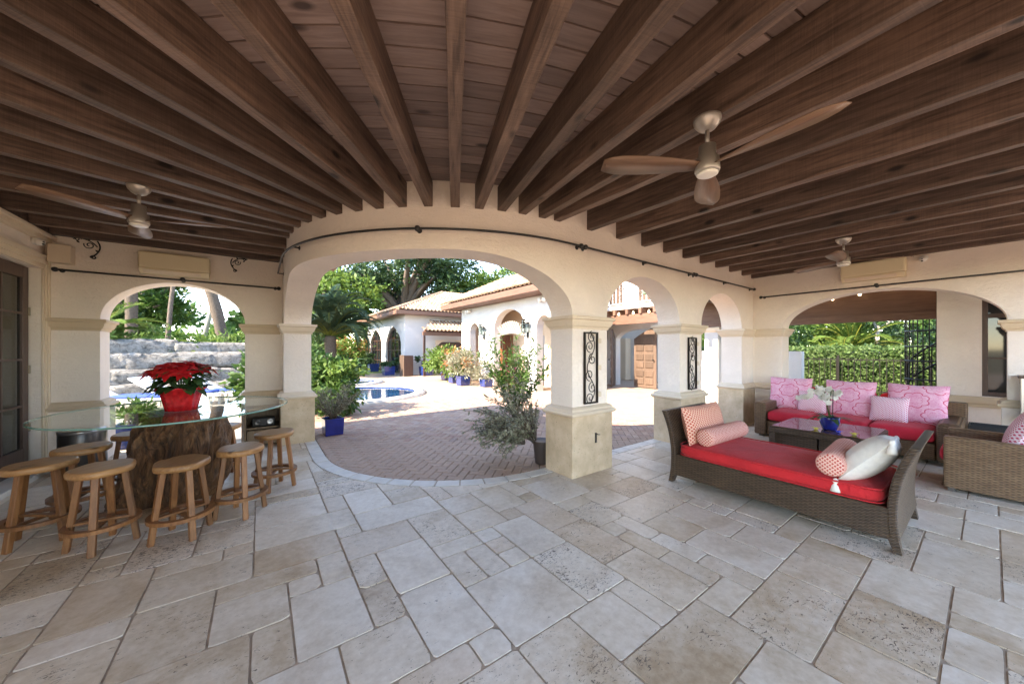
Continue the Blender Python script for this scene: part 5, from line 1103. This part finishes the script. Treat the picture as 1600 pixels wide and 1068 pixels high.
# ------------------------------------------------------------------ plants
def square_pot(t, s, h, mat='blue_pot', taper=.9):
    a, b = s/2*taper, s/2; q = b-.03
    MB().add([(-a, -a, 0), (a, -a, 0), (a, a, 0), (-a, a, 0), (-b, -b, h), (b, -b, h), (b, b, h), (-b, b, h), (-q, -q, h), (q, -q, h), (q, q, h), (-q, q, h), (-q, -q, h-.04), (q, -q, h-.04), (q, q, h-.04), (-q, q, h-.04)], [(3, 2, 1, 0), (0, 1, 5, 4), (1, 2, 6, 5), (2, 3, 7, 6), (3, 0, 4, 7), (4, 5, 9, 8), (5, 6, 10, 9), (6, 7, 11, 10), (7, 4, 8, 11), (8, 9, 13, 12), (9, 10, 14, 13), (10, 11, 15, 14), (11, 8, 12, 15)]).obj('pot', mat, t, bevel=.008); MB().box(-q, q, -q, q, h-.06, h-.035).obj('soil', 'soil', t)
def sprays(t, base, n, length, spread, leafsz, mat, stem='bark', nl=22, droop=.25, aspect=.3, seed=1, up0=1., avoid=None):
    """arching stems carrying leaves: returns foliage + stems objects"""
    rg = np.random.default_rng(seed); sm = MB(); Ps = []; Ds = []
    for k in range(n):
        a = rg.uniform(0, 2*PI)
        if avoid is not None and math.cos(a-avoid) > -.1: a = avoid+PI+rg.uniform(-1.3, 1.3)
        sp_ = spread*math.sqrt(rg.random()); d = np.array([math.cos(a)*sp_, math.sin(a)*sp_, up0]); d /= np.linalg.norm(d); L = length*(.6+.5*rg.random()); p = np.array(base, float)+np.array([math.cos(a), math.sin(a), 0])*.05*rg.random(); path = [p.copy()]
        for i in range(7): d = d+np.array([0, 0, -droop/7])+rg.normal(size=3)*.07; d /= np.linalg.norm(d); p = p+d*L/7; path.append(p.copy())
        sm.tube([tuple(q) for q in path], [.007*(1-.09*i) for i in range(8)], 5)
        for i in range(nl): f = .22+.78*rg.random(); q = f*7; j = min(6, int(q)); Ps.append(path[j]+(path[j+1]-path[j])*(q-j)); Ds.append(path[j+1]-path[j])
    P = np.array(Ps); D = norm(np.array(Ds)); V, F = leaves_at(P, leafsz, aspect, .3, rg, out=D*.6); link('foliage', fastmesh('foliage', V, F), mat, t); sm.obj('stems', stem, t, True)
def potted(name, label, loc, s, h, fol, cat='potted plant', mat='blue_pot', group=None, rz=0):
    t = tag(empty(name, loc, rz), label, cat, group); square_pot(t, s, h, mat)
    for k, f in enumerate(fol):
        o = f(t)
        if o is not None and o.name.startswith('flowers'): tag(o, kind='stuff')
    return t
def sp_(base, *a, **k): return lambda t: sprays(t, base, *a, **k)
potted('potted_shrub', 'wispy grey-green shrub in a dark blue square pot beside the left pier', (1.03, 6.80, 0), .31, .29, [sp_((0, 0, .27), 46, .62, .85, .07, 'leaf_grey', nl=30, aspect=.16, seed=3)], mat='blue_glaze', rz=R_(4))
potted('potted_shrub', 'green leafy shrub in a blue pot outside the left arch', (-1.6, 7.75, 0), .34, .36, [sp_((0, 0, .34), 24, .35, .8, .11, 'leaf_mid', seed=5)])
t = tag(empty('oleander', (3.0, 3.47, 0)), 'loose grey-leaved bush in a black pot leaning out from the nearest pier', 'potted plant')
MB().lathe([(.085, 0), (.09, .01), (.12, .28), (.125, .30), (.105, .29)], n=24).obj('pot', 'terracotta_dark', t, True); MB().lathe([(.10, .26), (.10, .27)], n=20).obj('soil', 'soil', t)
sprays(t, (-.04, .06, .25), 60, .95, 1.0, .055, 'leaf_grey', nl=36, droop=.85, aspect=.42, avoid=-.75, seed=11); sprays(t, (-.16, .16, .24), 40, .6, 1.3, .05, 'leaf_grey', nl=40, droop=1.3, aspect=.42, avoid=-.75, seed=12); sprays(t, (-.30, .28, .30), 34, .62, 1.1, .05, 'leaf_grey', nl=40, droop=1.2, aspect=.42, avoid=-.75, seed=14)
t = tag(empty('oleander', (4.55, 6.2, 0)), 'tall oleander with a few pink flowers behind the nearest pier', 'shrub', None)
sprays(t, (0, 0, 0), 46, 1.75, .42, .12, 'leaf_mid', nl=50, droop=.3, aspect=.28, seed=13); tag(foliage('flowers', [(0, 0, 1.3, .45, .45, .45, 46)], .07, 'flower_pink', t, .8), kind='stuff')
t = tag(empty('bush', (1.35, 8.75, 0)), 'bright green bush behind the left pier at the pool edge', 'bush'); foliage('foliage', [(0, 0, .6, .62, .6, .55, 1500), (-.35, .7, .75, .6, .6, .7, 1200), (.25, .5, .9, .45, .45, .35, 500)], .15, 'leaf_mid', t, .5); foliage('young_leaves', [(.1, .2, 1.0, .5, .5, .3, 350)], .15, 'leaf_light', t, .5); MB().tube([(0, 0, -.02), (.05, .1, .6)], .03, 6).obj('stem', 'bark', t)
t = tag(empty('bush', (.25, 9.6, 0)), 'dark green bush at the right edge of the left arch', 'bush'); foliage('foliage', [(0, 0, .62, .72, .6, .62, 2000)], .17, 'leaf_mid', t, .55); MB().tube([(0, 0, -.02), (.05, .1, .6)], .03, 6).obj('stem', 'bark', t)
CG = 'potted plants in front of the white buildings'
potted('potted_shrub', 'green potted bush with orange leaves, leftmost of the group by the white building', (7.3, 15.4, 0), .5, .4, [lambda t: foliage('foliage', [(0, 0, .95, .95, .95, .6, 1500)], .2, 'leaf_light', t, .45), lambda t: foliage('flowers', [(.1, -.3, 1.0, .8, .8, .55, 260)], .16, 'flower_orange', t, .7)], group=CG)
potted('potted_shrub', 'orange croton in a blue pot in the plant group by the white building', (6.95, 13.9, 0), .45, .4, [lambda t: foliage('foliage', [(0, 0, .8, .7, .7, .55, 900)], .17, 'leaf_light', t, .4), lambda t: foliage('flowers', [(0, 0, .85, .75, .75, .5, 380)], .16, 'flower_orange', t, .5)], group=CG)
potted('potted_shrub', 'silvery shrub in a blue pot in the plant group by the white building', (6.75, 12.75, 0), .45, .38, [lambda t: foliage('foliage', [(0, 0, .85, .7, .7, .6, 1500)], .11, 'leaf_grey', t, .4)], group=CG)
potted('potted_shrub', 'small silvery bush in a blue pot, rightmost of the group by the arch', (7.25, 11.75, 0), .4, .3, [lambda t: foliage('foliage', [(0, 0, .6, .48, .48, .36, 1100)], .09, 'leaf_grey', t, .4)], group=CG)
potted('potted_shrub', 'croton with pink leaves in a pale blue pot by the hedge', (5.5, 27.6, 0), .8, .8, [lambda t: foliage('foliage', [(0, 0, 1.5, 1.3, 1.3, .75, 1300)], .25, 'leaf_light', t, .4), lambda t: foliage('flowers', [(0, 0, 1.6, 1.25, 1.25, .7, 500)], .22, 'flower_orange', t, .5)], group=CG)
for u, v, lab in ((6.05, 24.0, 'dark green plant in a pot between the two tall arched windows'), (5.95, 20.3, 'blue potted plant before the right arched window'), (7.55, 18.7, 'small blue pot beside the porch post of the house')):
    potted('potted_shrub', lab, (u, v, 0), .6, .5, [lambda t: foliage('foliage', [(0, 0, .85, .5, .5, .32, 260)], .2, 'leaf_dark', t, .5)], group=CG)
pd = tag(empty('wooden_stand', (6.3, 19.0, 0)), 'brown slatted wooden stand at the corner of the house', 'stand'); 
for k in range(5): MB().box(-.02, .0, -.36+k*.145, -.23+k*.145, 0, 1.15).obj('slat', 'gate_wood', pd)
MB().box(0, .5, -.36, .36, .02, 1.12).obj('body', 'door_brown', pd)
def frond(L, droop, n=26, lw=.028, ll=.42, seed=0, vee=.5):
    rg = np.random.default_rng(seed); pts = []; d = np.array([math.cos(1.0), 0, math.sin(1.0)]); p = np.zeros(3); seg = 14
    for i in range(seg+1):
        pts.append(p.copy()); a = droop*(i/seg)**1.2/seg*2.2; c, s = math.cos(-a), math.sin(-a); d = np.array([d[0]*c-d[2]*s, 0, d[0]*s+d[2]*c]); p = p+d*L/seg
    Vs = []; Fs = []; o = 0
    for i in range(n):
        f = .12+.88*i/n; q = f*seg; j = min(seg-1, int(q)); b = pts[j]+(pts[j+1]-pts[j])*(q-j); t = pts[j+1]-pts[j]; t = t/np.linalg.norm(t); l = ll*math.sin(PI*min(1, f*.85+.15))**.6
        for sd in (1, -1):
            dv = t*.75+np.array([0, sd, 0])*.8+np.array([-t[2], 0, t[0]])*vee*.5+rg.normal(size=3)*.06; dv /= np.linalg.norm(dv); w_ = np.cross(dv, np.array([0, 0, 1.])); w_ /= np.linalg.norm(w_)+1e-9; tip = b+dv*l+np.array([0, 0, -.12*l]); m_ = b+dv*l*.5
            Vs += [b, m_+w_*lw, tip, m_-w_*lw]; Fs.append((o, o+1, o+2, o+3)); o += 4
    return np.array(Vs), np.array(Fs), pts
def palm(name, label, loc, h, nfr, L, lean=(0, 0), r=.18, mat='leaf_palm', seed=1, ll=.42, droop=(.5, 2.0), n=30, up=None):
    t = tag(empty(name, loc), label, 'palm tree'); rg = np.random.default_rng(seed); top = np.array([lean[0], lean[1], h]); path = [(lean[0]*f*f, lean[1]*f*f, h*f-.1*(f == 0)) for f in np.linspace(0, 1, 15)]; rr = [r*(1.12-.25*i/14)*(1+.09*(i % 2)) for i in range(15)]
    MB().tube(path, rr, 12).obj('trunk', 'palm_bark', t, True); Vs = []; Fs = []; o = 0; st = MB()
    for k in range(nfr):
        V, F, pts = frond(L*rg.uniform(.8, 1.1), rg.uniform(*droop), n, .03*L/2.4, ll, seed*100+k); tilt = rg.uniform(-.75, .55); az = k*2.399+rg.uniform(-.2, .2); M = Matrix.Rotation(az, 3, 'Z') @ Matrix.Rotation(-tilt, 3, 'Y'); M = np.array(M); V = V@M.T+top; Vs.append(V); Fs.append(F+o); o += len(V); st.tube([tuple(M@p+top) for p in pts], [.022*(1-.06*i) for i in range(len(pts))], 5)
    link('fronds', fastmesh('fronds', np.concatenate(Vs), np.concatenate(Fs)), mat, t); st.obj('frond_stems', 'leaf_yellow', t)
    return t
palm('date_palm', 'squat date palm with arching grey-green fronds by the pool', (3.15, 21.5, 0), 2.2, 64, 3.1, r=.30, ll=.6, n=48, seed=4, droop=(.8, 2.6))
palm('leaning_palm', 'leaning palm with a rough ringed trunk beyond the left arch', (-1.22, 19.5, 0), 8.5, 26, 3.2, lean=(-2.3, .3), r=.19, seed=6, ll=.6)
palm('tall_palm', 'tall straight palm trunk at the left of the left arch', (-4.35, 21.0, 0), 9.5, 24, 3.0, r=.18, seed=7, ll=.55)
palm('small_palm', 'low bright green palm above the rock wall on the left', (-4.6, 17.3, .9), 1.0, 26, 2.1, r=.12, mat='leaf_light', seed=8, ll=.42)
def tree(name, label, loc, th, tr, blobs, sz, mat, trunk='bark', cat='tree', limbs=True, bend=(0, 0), asp=.55, shell=.55):
    t = tag(empty(name, loc), label, cat); MB().tube([(bend[0]*f*f, bend[1]*f*f, th*f-.1*(f == 0)) for f in (0, .25, .5, .75, 1)], [tr*1.3, tr, tr*.85, tr*.75, tr*.6], 10).obj('trunk', trunk, t, True); top = Vector((bend[0], bend[1], th))
    if limbs:
        for b in blobs: c = Vector(b[:3]); MB().tube([tuple(x) for x in curve_pts(top*.92, c, (0, 0, (c-top).length*.1), 6)], [tr*.5*(1-.12*i) for i in range(7)], 7).obj('limb', trunk, t, True)
    foliage('crown', blobs, sz, mat, t, asp, 1., shell); return t
B_ = lambda *a: a
rgT = random.Random(21)
def crown(R, H, z0, n, per, seed):
    rg = random.Random(seed); out = []
    for k in range(n): a = rg.uniform(0, 2*PI); q = R*math.sqrt(rg.random())*.8; z = z0+H*rg.random()*(1-.35*(q/R)); s = R*rg.uniform(.26, .42); out.append((q*math.cos(a), q*math.sin(a), z, s, s, s*.62, per))
    return out
tree('banyan', 'large dark green tree rising behind the house with arched windows', (11.5, 34.5, 0), 5, .8, crown(7.4, 9.5, 3.8, 34, 620, 1), .36, 'leaf_dark', shell=.35); tree('shade_tree', 'bright green spreading tree above the roof of the arched building', (22.5, 31, 0), 6, .5, crown(6.4, 5.5, 5.2, 22, 600, 2), .34, 'leaf_light', shell=.35)
tree('shade_tree', 'yellow-green tree behind the date palm', (4.6, 33.5, 0), 3.5, .4, crown(4.8, 6, 2.6, 18, 560, 3), .34, 'leaf_light', shell=.35); tree('shade_tree', 'thin dark tree in the gap of sky between the two large crowns', (17.8, 36.5, 0), 6, .35, crown(3.2, 4, 4.5, 9, 700, 4), .34, 'leaf_dark')
tree('shade_tree', 'dark leafy tree left of centre in the left arch', (-4.8, 24, 0), 3.0, .25, crown(2.7, 3.2, 2.6, 12, 700, 5), .24, 'leaf_mid'); tree('slender_tree', 'slender bare-trunked tree in the middle of the left arch', (-3.15, 20, 0), 6.6, .09, crown(1.5, 1.6, 6.0, 7, 500, 6), .22, 'leaf_mid', bend=(.5, 0)); tree('shade_tree', 'small leafy tree at the right of the left arch', (.6, 25, 0), 2.4, .16, crown(2.2, 2.6, 2.0, 8, 420, 7), .22, 'leaf_mid')
t = tag(empty('utility_pole', (-3.6, 32, 0)), 'leaning grey utility pole with wires beyond the left arch', 'utility pole'); MB().tube([(0, 0, -.1), (1.7, 0, 9)], [.16, .11], 8).obj('pole', 'bark_pale', t, True)
for z in (4.3, 5.2): MB().tube(curve_pts((-14, 1, z), (16, 1, z+.3), (0, 0, -.5), 16), .018, 5).obj('wire', 'iron', t)
t = tag(empty('ground_planting', (-2, 17.2, 0)), 'yellow-green ground cover spilling over the rock wall', 'planting', kind='stuff'); foliage('foliage', [(-2.2, 0, 1.75, 1.2, .8, .35, 1500), (.2, -.2, 1.35, 1.3, .8, .5, 1800), (2.1, -.4, 1.1, 1.0, .7, .5, 1200), (1.2, .6, 1.6, 1.4, .6, .5, 900), (-1, 1, 1.5, 2.5, .8, .6, 900)], .2, 'leaf_light', t, .35); foliage('yellow_leaves', [(-2.9, -.6, 1.75, .6, .4, .25, 200)], .18, 'leaf_yellow', t, .35)
t = tag(empty('bromeliad', (.25, 15.6, 1.15)), 'red bromeliad rosette above the rock wall at the right', 'plant'); m = MB(); rg = random.Random(2)
for k in range(46): a = k*2.4; e = rg.uniform(.3, 1.6); m.add(*petal_mesh((0, 0, .1+rg.uniform(0, .3)), (math.cos(a), math.sin(a), e), (0, 0, 1), rg.uniform(.45, .65), .09, .35))
m.obj('leaves', 'red_bract', t, True)
def hedge(name, label, x0, x1, y0, y1, h, sz, n, mat):
    t = tag(empty(name, ((x0+x1)/2, (y0+y1)/2, 0)), label, 'hedge'); hx, hy = (x1-x0)/2, (y1-y0)/2; MB().box(-hx+.12, hx-.12, -hy+.12, hy-.12, -.05, h-.12).obj('core', 'hill_green', t)
    k = n; f = rng.random((k, 3)); P = np.empty((k, 3)); face = rng.integers(0, 5, k)
    P[:, 0] = (f[:, 0]*2-1)*hx; P[:, 1] = (f[:, 1]*2-1)*hy; P[:, 2] = f[:, 2]*h; P[face <= 1, 0] = -hx; P[face == 2, 2] = h; P[face == 3, 1] = -hy; P[face == 4, 0] = hx; P += rng.normal(size=P.shape)*.05; c = norm(P-np.array([0, 0, h*.4])); V, F = leaves_at(P, sz, .55, .4, out=c*.8); link('foliage', fastmesh('foliage', V, F), mat, t); return t
hedge('clipped_hedge', 'clipped green hedge behind the iron fence and the sofa', 16.25, 17.3, -3.4, 8.4, 1.47, .115, 30000, 'leaf_hedge'); hedge('clipped_hedge', 'clipped hedge at the far end of the lawn behind the date palm', -6, 9.5, 30, 31, 1.7, .2, 9000, 'leaf_hedge')
# planting behind the right hedge
tree('frangipani', 'pale-trunked small tree behind the hedge, at the left of the wide arch', (18.9, 6.0, 0), 2.2, .12, [(.3, .4, 2.9, 1.0, 1.0, .6, 500), (-.4, -.6, 3.1, .9, .9, .6, 400)], .2, 'leaf_light', 'bark_pale'); tree('frangipani', 'pale-trunked tree behind the hedge near the spiral stair', (19.4, 2.6, 0), 2.4, .10, [(.2, .3, 3.0, 1.0, 1.0, .7, 500), (0, -.7, 2.7, .8, .8, .6, 400)], .2, 'leaf_mid', 'bark_pale')
G2 = 'tropical shrubs behind the hedge'
for k, (u, v, s, mt, lab) in enumerate([(20.5, 9.0, 1.4, 'leaf_light', 'yellow-green shrub behind the low white garden wall'), (19.8, 7.4, 1.3, 'leaf_light', 'yellow-green shrub behind the hedge at the left of the wide arch'), (21, 5.2, 1.7, 'leaf_mid', 'green shrub behind the hedge between the pale trunks'), (20.0, 3.9, 1.2, 'leaf_light', 'light shrub behind the middle of the hedge'), (21.5, 1.6, 1.9, 'leaf_dark', 'dark green shrub behind the spiral stair'), (21.5, -.6, 1.8, 'leaf_mid', 'green shrub hidden partly by the house wing')]):
    t = tag(empty('shrub', (u, v, 0)), lab, 'shrub', G2); foliage('foliage', [(0, 0, 1.6, s, s, s*1.15, int(1700*s))], .22, mt, t, .4); MB().tube([(0, 0, -.1), (.1, 0, 1.4)], .05, 6).obj('stem', 'bark', t)
palm('small_palm', 'small fan of palm fronds behind the hedge right of centre', (19.2, 3.3, 0), 1.5, 24, 2.0, r=.1, mat='leaf_light', seed=12, ll=.4)
# distant wood closing the horizon
t = tag(empty('distant_trees', (0, 0, 0)), 'distant wood beyond the garden', 'trees', kind='stuff'); bl = []
for k in range(60): a = R_(-15+k*2.3); q = rgT.uniform(46, 62); s = rgT.uniform(3, 5); bl.append((q*math.cos(a), q*math.sin(a), rgT.uniform(1.5, 3.5), s, s, s*.8, 380))
foliage('crown', bl, .9, 'leaf_mid', t, .6)
